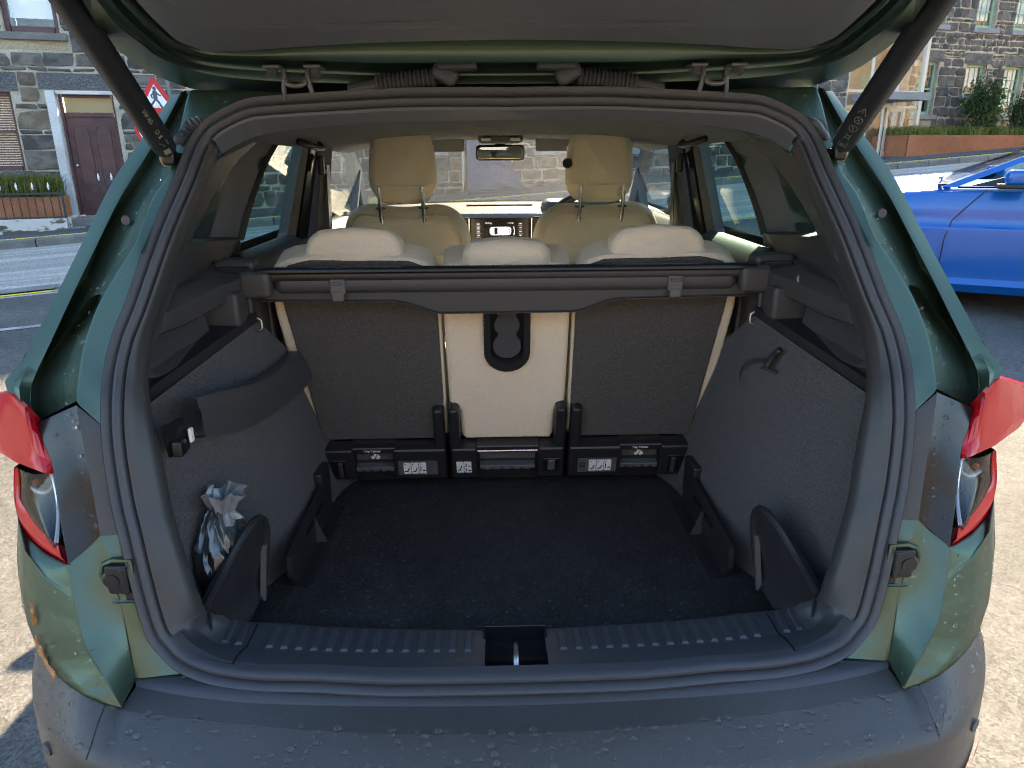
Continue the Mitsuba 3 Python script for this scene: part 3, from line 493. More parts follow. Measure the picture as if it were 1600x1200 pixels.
G = {
 'S0': [(-0.002, 1.414, 1.612), (0.168, 1.42, 1.613), (0.292, 1.429, 1.609), (0.413, 1.442, 1.604), (0.473, 1.448, 1.6), (0.514, 1.448, 1.588), (0.555, 1.44, 1.567), (0.573, 1.434, 1.553), (0.594, 1.414, 1.519), (0.61, 1.376, 1.462), (0.628, 1.338, 1.406), (0.644, 1.302, 1.353), (0.659, 1.272, 1.3), (0.672, 1.244, 1.252), (0.691, 1.207, 1.189), (0.696, 1.179, 1.143), (0.693, 1.152, 1.103), (0.69, 1.131, 1.052), (0.677, 1.098, 0.949), (0.662, 1.076, 0.888), (0.651, 1.062, 0.832), (0.643, 1.053, 0.781), (0.625, 1.038, 0.714), (0.606, 1.031, 0.689), (0.587, 1.023, 0.671), (0.551, 1.012, 0.654), (0.498, 0.999, 0.645), (0.44, 0.989, 0.643), (0.323, 0.973, 0.65), (0.21, 0.961, 0.651), (0.136, 0.957, 0.653), (0.009, 0.954, 0.655)],
 'T1': [(0, 1.421, 1.561), (0.172, 1.427, 1.561), (0.281, 1.434, 1.557), (0.38, 1.441, 1.55), (0.416, 1.444, 1.546), (0.452, 1.447, 1.541), (0.494, 1.447, 1.531), (0.527, 1.441, 1.515), (0.553, 1.432, 1.495), (0.562, 1.417, 1.472), (0.579, 1.378, 1.414), (0.599, 1.332, 1.345), (0.615, 1.302, 1.295), (0.628, 1.271, 1.242), (0.638, 1.24, 1.191), (0.638, 1.208, 1.141), (0.626, 1.169, 1.083), (0.611, 1.147, 1.021), (0.603, 1.134, 0.984), (0.591, 1.113, 0.92), (0.575, 1.094, 0.866), (0.563, 1.084, 0.816), (0.552, 1.075, 0.772), (0.548, 1.084, 0.733)],
 'SN': [(0.595, 1.057, 0.718), (0.577, 1.05, 0.699), (0.545, 1.041, 0.684), (0.505, 1.032, 0.675), (0.447, 1.02, 0.671), (0.328, 1.003, 0.673), (0.175, 0.988, 0.675), (0.027, 0.982, 0.676)],
 'SR': [(0.569, 1.082, 0.721), (0.564, 1.086, 0.69), (0.547, 1.085, 0.672), (0.519, 1.083, 0.66), (0.453, 1.07, 0.661), (0.332, 1.052, 0.664), (0.186, 1.038, 0.669), (0.026, 1.032, 0.671)],
 'SB': [(0.548, 1.084, 0.733), (0.552, 1.111, 0.711), (0.543, 1.127, 0.692), (0.52, 1.139, 0.671), (0.486, 1.141, 0.661), (0.357, 1.125, 0.66), (0.189, 1.11, 0.661), (0.025, 1.105, 0.659)],
 'B1': [(0.414, 1.449, 1.614), (0.511, 1.47, 1.619), (0.607, 1.493, 1.622), (0.629, 1.384, 1.468), (0.65, 1.357, 1.431), (0.668, 1.301, 1.356), (0.7, 1.271, 1.301), (0.729, 1.234, 1.237), (0.741, 1.194, 1.174), (0.736, 1.147, 1.108)],
 'B2': [(0.635, 1.533, 1.625), (0.688, 1.459, 1.494), (0.722, 1.425, 1.436), (0.775, 1.374, 1.345), (0.807, 1.333, 1.268), (0.838, 1.291, 1.189), (0.848, 1.258, 1.141), (0.85, 1.228, 1.102), (0.849, 1.208, 1.051)],
 'B3': [(0.638, 1.516, 1.615), (0.692, 1.451, 1.509), (0.727, 1.402, 1.437), (0.759, 1.341, 1.349), (0.793, 1.291, 1.264), (0.824, 1.242, 1.181), (0.84, 1.22, 1.141), (0.848, 1.207, 1.115), (0.833, 1.177, 1.063)],
 'B4': [(0.665, 1.56, 1.608), (0.711, 1.5, 1.53), (0.752, 1.46, 1.471), (0.797, 1.38, 1.349), (0.823, 1.32, 1.271), (0.848, 1.26, 1.201), (0.862, 1.22, 1.161), (0.885, 1.2, 1.128)],
 'B1L': [(0.735, 1.143, 1.102), (0.728, 1.129, 1.077), (0.711, 1.1, 0.996), (0.694, 1.067, 0.897), (0.677, 1.053, 0.859), (0.665, 1.038, 0.782), (0.647, 1.006, 0.658)],
 'LAMPIN': [(0.827, 1.174, 1.061), (0.811, 1.152, 1.034), (0.79, 1.131, 1.005), (0.783, 1.119, 0.988), (0.764, 1.082, 0.917), (0.745, 1.048, 0.855)],
 'CREASE': [(0.743, 1.045, 0.856), (0.727, 1.017, 0.798), (0.708, 0.99, 0.747), (0.676, 0.969, 0.698), (0.647, 0.954, 0.645)],
 'LAMPOUT': [(1.022, 1.3, 1.058), (1.03, 1.29, 1.027), (0.976, 1.24, 1), (0.893, 1.18, 0.968), (0.896, 1.17, 0.926), (0.897, 1.16, 0.87), (0.905, 1.15, 0.8)],
 'SIL': [(0.905, 1.15, 0.8), (0.891, 1.12, 0.731), (0.881, 1.11, 0.713), (0.854, 1.08, 0.674)],
 'GLOW': [(0.854, 1.08, 0.674), (0.813, 1.04, 0.671), (0.767, 1, 0.672), (0.715, 0.965, 0.668), (0.679, 0.955, 0.656), (0.647, 0.954, 0.644)],
 'LENSLOW': [(0.882, 1.17, 0.979), (0.888, 1.16, 0.931), (0.876, 1.14, 0.895), (0.854, 1.12, 0.869), (0.799, 1.08, 0.858), (0.744, 1.047, 0.856)],
 'LENSRED': [(0.87, 1.16, 0.983), (0.871, 1.15, 0.936), (0.841, 1.12, 0.911), (0.799, 1.085, 0.894), (0.762, 1.06, 0.885)],
 'WEDGE': [(0.83, 1.144, 1.021), (0.791, 1.112, 0.992), (0.871, 1.16, 0.993), (0.911, 1.19, 1.02), (0.877, 1.19, 1.113), (0.833, 1.16, 1.09)],
 'DARKOUT': [(0.858, 1.085, 0.669), (0.86, 1.07, 0.643), (0.844, 1.03, 0.611), (0.82, 1, 0.599), (0.78, 0.96, 0.591), (0.745, 0.93, 0.599), (0.689, 0.89, 0.61), (0.632, 0.86, 0.623), (0.55, 0.83, 0.637)],
 'STRIP0': [(0.027, 0.949, 0.65), (0.209, 0.953, 0.65), (0.432, 0.966, 0.65), (0.54, 0.984, 0.65), (0.65, 1.009, 0.65)],
 'STRIP1': [(0.027, 0.933, 0.648), (0.207, 0.938, 0.648), (0.428, 0.952, 0.648), (0.534, 0.969, 0.648), (0.644, 0.998, 0.648)],
 'BCREASE': [(0.028, 0.884, 0.64), (0.211, 0.891, 0.64), (0.375, 0.908, 0.64), (0.525, 0.932, 0.64), (0.625, 0.949, 0.64), (0.651, 0.957, 0.64)],
 'BEDGE': [(0.029, 0.816, 0.6), (0.3, 0.828, 0.6), (0.467, 0.845, 0.6), (0.573, 0.866, 0.6), (0.648, 0.883, 0.6), (0.696, 0.9, 0.6), (0.744, 0.929, 0.6), (0.785, 0.962, 0.6), (0.84, 1.025, 0.6)],
 'INGREEN': [(0.647, 1.006, 0.658), (0.633, 1.01, 0.648), (0.55, 1.005, 0.643), (0.552, 1.013, 0.656)],
 'POCKET': [(0.695, 1.054, 0.834), (0.689, 1.055, 0.852), (0.67, 1.051, 0.861), (0.645, 1.054, 0.858), (0.64, 1.047, 0.784), (0.682, 1.044, 0.787), (0.689, 1.048, 0.801)],
 'K0': [(-0.015, 1.618, 1.626), (0.254, 1.613, 1.627), (0.453, 1.598, 1.629), (0.582, 1.58, 1.632), (0.617, 1.555, 1.636), (0.645, 1.486, 1.647), (0.655, 1.411, 1.659), (0.651, 1.362, 1.667), (0.638, 1.263, 1.683), (0.592, 1.117, 1.708), (0.568, 1.044, 1.724)],
 'K1': [(-0.011, 1.458, 1.627), (0.231, 1.454, 1.628), (0.393, 1.431, 1.63), (0.502, 1.408, 1.636), (0.549, 1.384, 1.643), (0.574, 1.339, 1.651), (0.586, 1.298, 1.661), (0.58, 1.259, 1.666), (0.574, 1.174, 1.68), (0.56, 1.086, 1.702), (0.542, 1.026, 1.72)],
 'K2': [(-0.011, 1.45, 1.641), (0.229, 1.446, 1.642), (0.378, 1.423, 1.645), (0.486, 1.4, 1.649), (0.534, 1.376, 1.653), (0.559, 1.331, 1.66), (0.566, 1.29, 1.667), (0.563, 1.251, 1.673), (0.555, 1.166, 1.687), (0.54, 1.078, 1.704), (0.523, 1.018, 1.718)],
 'K3': [(-0.007, 1.295, 1.646), (0.207, 1.295, 1.646), (0.336, 1.304, 1.651), (0.435, 1.316, 1.655), (0.497, 1.309, 1.656), (0.526, 1.275, 1.663), (0.536, 1.237, 1.669), (0.534, 1.208, 1.674), (0.53, 1.133, 1.688), (0.523, 1.062, 1.705), (0.509, 1.008, 1.72)],
 'K4': [(-0.006, 1.287, 1.664), (0.205, 1.287, 1.664), (0.333, 1.296, 1.663), (0.432, 1.308, 1.661), (0.49, 1.301, 1.662), (0.518, 1.267, 1.667), (0.526, 1.229, 1.673), (0.524, 1.2, 1.678), (0.52, 1.125, 1.691), (0.511, 1.054, 1.707), (0.497, 1, 1.72)],
 'K5': [(-0.005, 1.239, 1.675), (0.199, 1.249, 1.673), (0.336, 1.27, 1.67), (0.425, 1.288, 1.667), (0.485, 1.294, 1.666), (0.513, 1.265, 1.671), (0.522, 1.23, 1.676), (0.519, 1.198, 1.681), (0.513, 1.124, 1.695), (0.504, 1.054, 1.71), (0.492, 1.001, 1.723)],
 'K6': [(-0.003, 1.13, 1.684), (0.182, 1.135, 1.682), (0.294, 1.144, 1.681), (0.37, 1.153, 1.679), (0.42, 1.163, 1.677), (0.453, 1.162, 1.677), (0.46, 1.15, 1.68), (0.463, 1.133, 1.683), (0.463, 1.078, 1.694), (0.458, 1.028, 1.706), (0.448, 0.969, 1.721)],
 'STRUT': [(0.625, 1.39, 1.505), (0.631, 1.12, 1.732)],
 'HINGE': [(0.424, 1.426, 1.657), (0.337, 1.428, 1.657), (0.439, 1.56, 1.645), (0.394, 1.56, 1.645), (0.436, 1.54, 1.614), (0.392, 1.54, 1.614)],
 'GAITER': [(0.292, 1.42, 1.614), (0.241, 1.42, 1.623), (0.185, 1.42, 1.629), (0.132, 1.42, 1.635), (0.12, 1.42, 1.645), (0.067, 1.42, 1.654), (0.109, 1.42, 1.62)],
 'GROM': [(0.62, 1.44, 1.526), (0.602, 1.42, 1.537), (0.588, 1.42, 1.553), (0.573, 1.43, 1.56)],
 'RAIL': [(0.65, 1.21, 1.104), (0.655, 1.195, 1.075), (0.556, 1.56, 1.17), (0.551, 1.56, 1.152)],
 'P0': [(0.61, 1.36, 1.342), (0.644, 1.58, 1.323), (0.656, 1.78, 1.306), (0.688, 1.9, 1.296)],
 'P2': [(0.651, 1.3, 1.227), (0.632, 1.39, 1.253), (0.614, 1.48, 1.263), (0.632, 1.58, 1.258)],
 'P3': [(0.646, 1.29, 1.223), (0.623, 1.36, 1.226), (0.593, 1.45, 1.242), (0.563, 1.55, 1.254)],
 'P4': [(0.645, 1.27, 1.193), (0.631, 1.35, 1.191), (0.598, 1.45, 1.207), (0.568, 1.55, 1.219)],
 'P6': [(0.646, 1.25, 1.129), (0.624, 1.36, 1.141), (0.606, 1.45, 1.148), (0.593, 1.54, 1.154)],
 'DPAN': [(0.691, 1.6, 1.321), (0.65, 1.72, 1.488), (0.645, 1.78, 1.507), (0.634, 1.87, 1.53), (0.614, 2.03, 1.551), (0.616, 2.06, 1.547), (0.647, 2.02, 1.488), (0.669, 1.95, 1.405), (0.682, 1.9, 1.343), (0.687, 1.86, 1.294)],
 'DFRONT': [(0.584, 2.07, 1.567), (0.597, 2.06, 1.547), (0.637, 2.02, 1.473), (0.662, 1.95, 1.377), (0.68, 1.9, 1.289)],
 'DGLASS': [(0.598, 1.66, 1.316), (0.533, 1.85, 1.545), (0.593, 2.28, 1.555), (0.681, 2.28, 1.281), (0.562, 2.34, 1.556), (0.65, 2.34, 1.261)],
 'FGLASS': [(0.579, 2.6, 1.544), (0.586, 2.95, 1.525), (0.604, 2.95, 1.285), (0.602, 2.5, 1.287)],
 'BAND_T': [(0.578, 1.2, 1.093), (0.561, 1.27, 1.081), (0.542, 1.35, 1.066), (0.531, 1.43, 1.054), (0.525, 1.52, 1.048), (0.519, 1.6, 1.048), (0.518, 1.67, 1.048)],
 'BAND_B': [(0.574, 1.2, 1.019), (0.568, 1.26, 0.998), (0.55, 1.34, 0.979), (0.538, 1.42, 0.969), (0.524, 1.51, 0.965), (0.51, 1.59, 0.968), (0.499, 1.67, 0.979)],
 'LAMP': [(0.606, 1.15, 1.057), (0.586, 1.19, 1.061), (0.586, 1.2, 0.998), (0.605, 1.16, 0.997), (0.587, 1.18, 1.033), (0.583, 1.19, 1.014)],
 'DIV': [(0.549, 1.09, 0.738), (0.542, 1.15, 0.759), (0.499, 1.25, 0.825), (0.493, 1.27, 0.809), (0.494, 1.275, 0.78), (0.504, 1.26, 0.689), (0.504, 1.22, 0.659), (0.502, 1.16, 0.659), (0.515, 1.138, 0.665), (0.544, 1.13, 0.69)],
 'BRK': [(0.461, 1.3, 0.705), (0.452, 1.29, 0.637), (0.459, 1.62, 0.721), (0.461, 1.679, 0.62), (0.439, 1.678, 0.62), (0.434, 1.322, 0.62), (0.459, 1.325, 0.62)],
 'WALLF': [(0.551, 1.56, 1.152), (0.562, 1.68, 1.045), (0.519, 1.74, 0.957), (0.509, 1.76, 0.848), (0.491, 1.78, 0.767), (0.48, 1.8, 0.701), (0.444, 1.82, 0.653), (0.484, 1.788, 0.62)],
 'SEATL': [(0.539, 1.64, 1.172), (0.519, 1.638, 1.18), (0.488, 1.755, 0.79), (0.178, 1.755, 0.79), (0.157, 1.731, 0.871), (0.144, 1.649, 1.142), (0.525, 1.613, 1.265), (0.504, 1.608, 1.28), (0.446, 1.606, 1.286), (0.218, 1.608, 1.281), (0.151, 1.615, 1.256), (0.498, 1.758, 0.78), (0.155, 1.76, 0.773), (0.489, 1.791, 0.671), (0.164, 1.791, 0.671), (0.181, 1.726, 0.885)],
 'SEATC': [(0.141, 1.649, 1.142), (0.149, 1.727, 0.885), (0.117, 1.731, 0.87), (0.121, 1.758, 0.778), (0.053, 1.65, 1.141), (0.043, 1.686, 1.02), (0.004, 1.692, 1.001), (0.155, 1.79, 0.675), (0.025, 1.642, 1.165)],
 'HRL': [(0.464, 1.62, 1.288), (0.445, 1.62, 1.334), (0.422, 1.62, 1.352), (0.343, 1.62, 1.357), (0.266, 1.62, 1.351), (0.234, 1.62, 1.285)],
 'HRC': [(0.106, 1.6, 1.258), (0.1, 1.6, 1.291), (0.081, 1.6, 1.312), (0.009, 1.6, 1.318)],
 'FS': [(0.541, 2.45, 1.291), (0.512, 2.45, 1.332), (0.458, 2.45, 1.346), (0.395, 2.45, 1.327), (0.288, 2.45, 1.326), (0.191, 2.45, 1.34), (0.138, 2.45, 1.308), (0.108, 2.45, 1.244), (0.104, 2.45, 1.131)],
 'FH': [(0.447, 2.45, 1.404), (0.436, 2.45, 1.505), (0.421, 2.45, 1.574), (0.327, 2.45, 1.591), (0.239, 2.45, 1.573), (0.221, 2.45, 1.402), (0.249, 2.45, 1.344), (0.415, 2.45, 1.342), (0.412, 2.45, 1.4), (0.271, 2.45, 1.33)],
 'COVER': [(0.552, 1.53, 1.264), (0.554, 1.53, 1.243), (0.557, 1.53, 1.216), (0.551, 1.56, 1.196), (0.246, 1.56, 1.192), (0.204, 1.56, 1.18), (0.147, 1.56, 1.162), (0.367, 1.52, 1.243), (0.371, 1.52, 1.205), (0.013, 1.53, 1.265), (0.014, 1.56, 1.161)],
 'DASH': [(-0.008, 3.45, 1.287), (-0.004, 3.1, 1.247), (0.126, 3.05, 1.247), (0.128, 3.05, 1.157), (0.166, 3.05, 1.235), (0.358, 3.4, 1.279), (0.58, 3.3, 1.265)],
 'MIR': [(0.089, 2.8, 1.535), (0.076, 2.8, 1.491), (-0.004, 2.8, 1.511), (0.076, 2.7, 1.601), (0.078, 2.75, 1.565), (0.287, 2.8, 1.601), (0.136, 2.85, 1.568), (0.293, 2.85, 1.569)],
 'RIGHTCHK': [(0.095, 2.45, 1.253), (0.546, 2.45, 1.281), (0.227, 2.45, 1.399), (0.444, 2.45, 1.499), (0.148, 2.9, 1.282), (0.254, 2.95, 1.346)],
 'FLOOR': [(0.501, 1.183, 0.63), (0.541, 1.355, 0.62), (0.484, 1.788, 0.62), (0.382, 1.865, 0.62), (0.017, 1.872, 0.62)],
 'STRIKER': [(0.052, 1.101, 0.66), (-0.054, 1.097, 0.66), (0.052, 1.023, 0.64), (-0.048, 1.019, 0.64), (-0, 1.086, 0.645), (0.001, 1.038, 0.635)],
 'STRAP': [(0.532, 1.51, 0.999), (0.533, 1.526, 1.02), (0.542, 1.511, 1.05), (0.562, 1.452, 1.068), (0.561, 1.446, 1.06), (0.57, 1.44, 1.087), (0.578, 1.427, 1.106)],
}

# ---------------------------------------------------------------- the green car, tail open (its measured curves: right half, metres)
CAR = thing('green_car', 'dark green car with its tailgate open, looking from behind into its carpeted boot', 'car')
def cp(part, mesh, mat, smooth=False, **k): return put(CAR+'__'+part, mesh, mat, smooth, **k)
def both(part, mesh, mat, smooth=False, **k):
    """the part on the left and its mirror image on the right"""
    return [cp(part, mir(mesh, -1), mat, smooth, **k), cp(part, mesh, mat, smooth, **k)]
G = {k: np.array(v, float) for k, v in G.items()}
ZZ = [.3, .6, .66, .87, 1.09, 1.35, 1.62, 2]; YY = [.9, .94, .955, .985, 1.05, 1.22, 1.42, 1.75]
Dp = lambda x, z: np.interp(z, ZZ, YY)+.07*(x/.6)**2
def outn(p):
    e = .01; n = np.stack([(Dp(p[:, 0]+e, p[:, 2])-Dp(p[:, 0]-e, p[:, 2]))/(2*e), -np.ones(len(p)), (Dp(p[:, 0], p[:, 2]+.03)-Dp(p[:, 0], p[:, 2]-.03))/.06], 1)
    return n/np.linalg.norm(n, axis=1, keepdims=True)
S0 = G['S0'].copy(); S0[0, 0] = 0; S0[-1, 0] = 0
SR_ = rs(S0, 150)
def offs(P, a, b):
    """shift along the aperture: a inwards, b out of its plane"""
    t = np.gradient(P, axis=0); t /= np.linalg.norm(t, axis=1, keepdims=True); n = outn(P); i = np.cross(t, n)
    c = np.array([0, 0, 1.1])-P; s = np.sign((i*c).sum(1, keepdims=True)); i = i*s
    i[0, 0] = i[-1, 0] = 0
    return P+i*a+n*b
prof = [(-.002, -.012), (0, .004), (.003, .013), (.008, .017), (.013, .014), (.0165, .006), (.018, -.001), (.0195, .004), (.023, .010), (.0285, .0115), (.033, .008), (.036, .0), (.037, -.02)]
half = [offs(SR_, a, b) for a, b in prof]
ring = [np.vstack([h, (h*np.array([-1, 1, 1]))[::-1][1:-1], h[:1]]) for h in half]
cp('weatherstrip', grid(ring), 'rubber', 50)
# pillar trim from the seal into the car
T1 = rs(G['T1'], 400)
E0 = offs(SR_, .0365, -.004)
fr = np.argmin(((E0[:, None]-T1[-1][None])**2).sum(-1))                # where the load sill takes over
def near(P, q): return int(np.argmin(((P-np.asarray(q))**2).sum(1)))
anch = [(0, 0)]+[(near(E0, a), near(T1, b)) for a, b in (((.413, 1.442, 1.604), (.416, 1.444, 1.546)), ((.555, 1.44, 1.567), (.527, 1.441, 1.515)), ((.594, 1.414, 1.519), (.553, 1.432, 1.495)), ((.659, 1.272, 1.3), (.599, 1.332, 1.345)), ((.691, 1.207, 1.189), (.638, 1.208, 1.141)), ((.69, 1.131, 1.052), (.611, 1.147, 1.021)), ((.677, 1.098, .949), (.591, 1.113, .92)))]+[(fr, 399)]
kk = PchipInterpolator(*zip(*anch))(np.arange(fr+1))
TT = np.stack([np.interp(kk, np.arange(400), T1[:, i]) for i in range(3)], 1); TT[0, 0] = 0
rows = [offs(SR_, .0365, -.012)[:fr+1], offs(SR_, .039, .002)[:fr+1], offs(SR_, .043, .0055)[:fr+1], offs(SR_, .048, .003)[:fr+1]]
for a_ in (.25, .6, 1.): q = rows[3]*(1-a_)+TT*a_; rows.append(q)
cut = 42
for nm, i0, i1 in (('upper_trim', 0, cut), ('pillar_trim', cut, fr+1)):
    R_ = [r[max(i0-1, 0):i1] for r in rows]
    if nm == 'upper_trim':
        m = grid([np.vstack([(r*np.array([-1, 1, 1]))[::-1][:-1], r]) for r in R_]); cp(nm, m, 'upper_trim', 50)
    else:
        R_ = [r[1:]+np.array([0, .0015, 0]) for r in R_]; both(nm, grid(R_+[R_[-1]+np.array([.03, .05, 0])]), 'trim', 50)
# load sill
ES = offs(SR_, .0365, -.006)[fr:]; n_ = 60
rsS = lambda k: rs(np.vstack([G[k], G[k][-1:]*np.array([0, 1, 1])]), n_)
e_, sn, sr, sb = rs(ES, n_), rsS('SN'), rsS('SR'), rsS('SB')
rws = [e_+np.array([0, .01, -.01]), e_, e_*.35+sn*.65+np.array([0, -.004, .002]), sn+np.array([0, .002, .004]), sn*.55+sr*.45+np.array([0, 0, .0045]), sn*.2+sr*.8+np.array([0, 0, .003]), sr+np.array([0, .003, 0]), sr*.3+sb*.7, sb, sb+np.array([0, .012, -.004]), sb+np.array([0, .013, -.05])]
xs_cut = .054
def clipx(r, n=60):
    k = np.argmax(r[:, 0] < xs_cut); f = (xs_cut-r[k, 0])/(r[k-1, 0]-r[k, 0]); return rs(np.vstack([r[:k], r[k]*(1-f)+r[k-1]*f]), n)
FR = [clipx(r) for r in rws]; sill = grid(FR)
cp('load_sill', cat([mir(sill, -1), sill]), 'sill_trim', 40); SILL = CAR+'__load_sill'
def rowx(r, x):
    k = int(np.argmax(r[:, 0] <= x)); k = max(k, 1); f = np.clip((r[k-1, 0]-x)/(r[k-1, 0]-r[k, 0]+1e-9), 0, 1); return r[k-1]*(1-f)+r[k]*f
def rib(a, b, sx, wd=.0072):
    t = (b-a)/np.linalg.norm(b-a); w = np.cross(t, [0, 0, 1.]); w = w/np.linalg.norm(w)*wd; up = np.array([0, 0, .0042]); d = (b-a)*.06
    v = np.array([a-w, a+w, b+w, b-w, a-w*.6+up+d, a+w*.6+up+d, b+w*.6+up, b-w*.6+up])*np.array([sx, 1, 1])
    put(SILL+'__rib', TM(v, [[4, 5, 6], [4, 6, 7], [0, 1, 5], [0, 5, 4], [1, 2, 6], [1, 6, 5], [3, 0, 4], [3, 4, 7], [2, 3, 7], [2, 7, 6]]), 'sill_trim')
for sx in (-1, 1):
    put(SILL+'__seam', tube(np.array([rowx(r, .483) for r in rws[1:9]])*np.array([sx, 1, 1])+np.array([0, 0, .0006]), .0014, 5), 'hard_black')
    for q in range(14): x = .084+.0275*q; a, b = rowx(sr, x), rowx(sb, x); rib(a*.94+b*.06, b*.95+a*.05, sx)
    for x, xb_ in ((.50, .504), (.526, .524)): a, b = rowx(sr, x), rowx(sb, xb_); rib(a*.94+b*.06, b*.95+a*.05, sx)
y0, y1 = 1.0, 1.108; zt = .675
pan = [np.array([[x, y0, zt-.03], [x, y0+.012, zt-.045], [x, y0+.045, zt-.047], [x, y0+.05, zt-.035], [x, y0+.062, zt-.034], [x, y0+.07, zt-.045], [x, y1, zt-.04], [x, y1, zt-.006]]) for x in (-xs_cut, xs_cut)]
cp('catch_recess', cat([grid(pan), slab(pan[0], [-.004, 0, 0]), slab(pan[1], [.004, 0, 0]), rbox((0, y1+.002, zt-.012), (.115, .006, .016), .002)]), 'hard_black')
cp('striker', tube(rs([[0, 1.012, .633], [0, 1.014, .662], [0, 1.025, .668], [0, 1.055, .668], [0, 1.064, .655], [0, 1.066, .633]], 16), .0055, 10), 'steel', True)
# boot floor
fl = np.array([(-.55, 1.12), (.55, 1.12), (.55, 1.34), (.5, 1.8), (.4, 1.88), (-.4, 1.88), (-.5, 1.8), (-.55, 1.34)])
cp('boot_floor', slab(np.c_[fl, np.full(len(fl), .62)], [0, 0, -.03]), 'floor_carpet')
# carpet side walls: station y, height z
ys = np.array([1.06, 1.12, 1.2, 1.28, 1.35, 1.42, 1.5, 1.6, 1.7, 1.78, 1.84, 1.88]); xb = np.array([.60, .60, .585, .55, .515, .49, .478, .474, .468, .455, .43, .40])
zs = np.array([.60, .66, .72, .8, .88, .96, 1.04, 1.12, 1.2])
YT = [1.06, 1.195, 1.56, 1.68, 1.75, 1.8, 1.85, 1.9]; ZT = [1.057, 1.080, 1.150, 1.06, .95, .76, .67, .62]
def wallx(y, z):
    b = PchipInterpolator(ys, xb)(y); top = np.interp(y, [1.06, 1.195, 1.56, 1.7, 1.9], [.662, .648, .556, .56, .52]); zt_ = np.interp(y, [1.06, 1.195, 1.56, 1.9], [1.057, 1.080, 1.150, 1.17])
    return b+(top-b)*np.clip((z-.62)/(zt_-.62), 0, 1.1)**1.25
y0z = lambda z: np.interp(z, [.6, .73, .92, 1.02, 1.14], [1.07, 1.09, 1.125, 1.16, 1.215])
rows = []
for u in np.linspace(0, 1, 44):
    row = []
    for q in np.linspace(0, 1, 24):
        z = .6+.6*q
        for _ in range(4): y = y0z(z)+(1.88-y0z(z))*u; z = .6+(np.interp(y, YT, ZT)-.6)*q
        row.append((wallx(y, z), y, z))
    rows.append(row)
SW = both('carpet_side', grid(rows), 'carpet', 60)
# rail, upper side trim (ledge, recess)
A0, A1, B0, B1_ = G['RAIL']
def bar(a, b, du, dv):
    du, dv = np.asarray(du), np.asarray(dv); v = np.array([a, a+du, a+du+dv, a+dv, b, b+du, b+du+dv, b+dv]); m = trimesh.convex.convex_hull(v); return m
rail = cat([bar(A0, B0, [.055, 0, .004], [0, 0, -.03]), bar(A0+[.0, -.02, 0], A0+[-.004, .02, 0], [.02, 0, .001], [0, 0, -.032])])
both('side_rail', rail, 'dark_plastic'); 
both('rail_end_cap', rbox(A0+np.array([-.002, -.012, -.016]), (.006, .016, .036), .003), 'trim', 40)
both('rail_hook', tube(rs([B1_+np.array([-.003, -.03, .012]), B1_+np.array([-.012, -.03, .004]), B1_+np.array([-.012, -.03, -.012]), B1_+np.array([-.003, -.03, -.016])], 9), .0025, 6), 'steel', True)
n_ = 24; p0, p2, p3, p4, p6 = (rs(np.vstack([G[k][:1]+[.012, -.006, 0], G[k]]), n_) for k in ('P0', 'P2', 'P3', 'P4', 'P6'))
p0 = p0+np.array([.0, 0, 0]); back = p6*np.array([0, 1, 1])+np.array([.645, 0, .0])
rws = [p0+np.array([.06, 0, .012]), p0, p0*.6+p2*.4+np.array([.014, 0, -.02]), p2+np.array([.012, 0, .004]), p2, p3+np.array([.004, 0, .003]), p3, p4, p4+np.array([.006, 0, -.004]), p4*.5+p6*.5+np.array([.04, 0, .02]), p6+np.array([.02, .0, .0]), p6+np.array([-.0, 0, -.012])]
fv = 18
both('ledge_trim', grid([r[:fv] for r in rws]+[]), 'trim', 30)
both('ledge_end', cat([grid([r[fv-1:] for r in rws[:9]])]), 'trim', 30)
bx = []
for i in (0, n_-1): bx.append(np.array([r[i] for r in rws]))
cp_ = both('recess_block', rbox((.612, 1.515, 1.19), (.09, .07, .075), .012), 'trim', 40)
both('front_block', cat([rbox((.60, 1.585, 1.19), (.08, .07, .16), .012), box((.585, 1.63, .98), (.05, .05, .5))]), 'dark_plastic', 40)
# pillar trim with cloth, windows
DP = G['DPAN']; both('pillar_cloth', slab(DP, [.02, 0, 0]), 'pillar_cloth')
df = rs(G['DFRONT'], 16); edge = np.array([DP[5], DP[6], DP[7], DP[8], DP[9]]); edge = rs(edge, 16)
both('pillar_front_trim', grid([edge+[.004, 0, 0], edge*.8+df*.2+[-.006, 0, 0], edge*.3+df*.7+[-.004, 0, 0], df+[.006, 0, 0], df+[.05, .02, 0]]), 'trim', 40)
both('pillar_top_trim', grid([rs(TT[:70], 30)[8:], rs(np.array([[.43, 1.62, 1.575], DP[4]+[0, 0, .01], DP[3]+[0, 0, .008], DP[2]+[0, 0, .006], DP[1]+[0, -.01, .004]]), 30)[8:]]), 'trim', 40)
qg = np.array([[.61, 1.25, 1.34], [.585, 1.44, 1.50], [.59, 1.76, 1.53], [.665, 1.68, 1.30]]); both('quarter_glass', TM(qg+[.03, 0, 0], [[0, 1, 2], [0, 2, 3]]), 'privacy_glass')
both('quarter_glass_edge', tube(np.array([DP[0], DP[1], DP[2]])+[.012, -.006, 0], .007, 6), 'hard_black')
D_ = G['DGLASS']
both('rear_door_window', TM(np.array([[.72, 1.84, 1.28], [.615, 1.99, 1.585], [.598, 2.3, 1.59], [.69, 2.3, 1.27]]), [[0, 1, 2], [0, 2, 3]]), 'privacy_glass')
def strip(a, b, w, th, m, part): both(part, slab(np.array([a, b, b+np.array([0, w, 0]), a+np.array([0, w, 0])]), [th, 0, 0]), m)
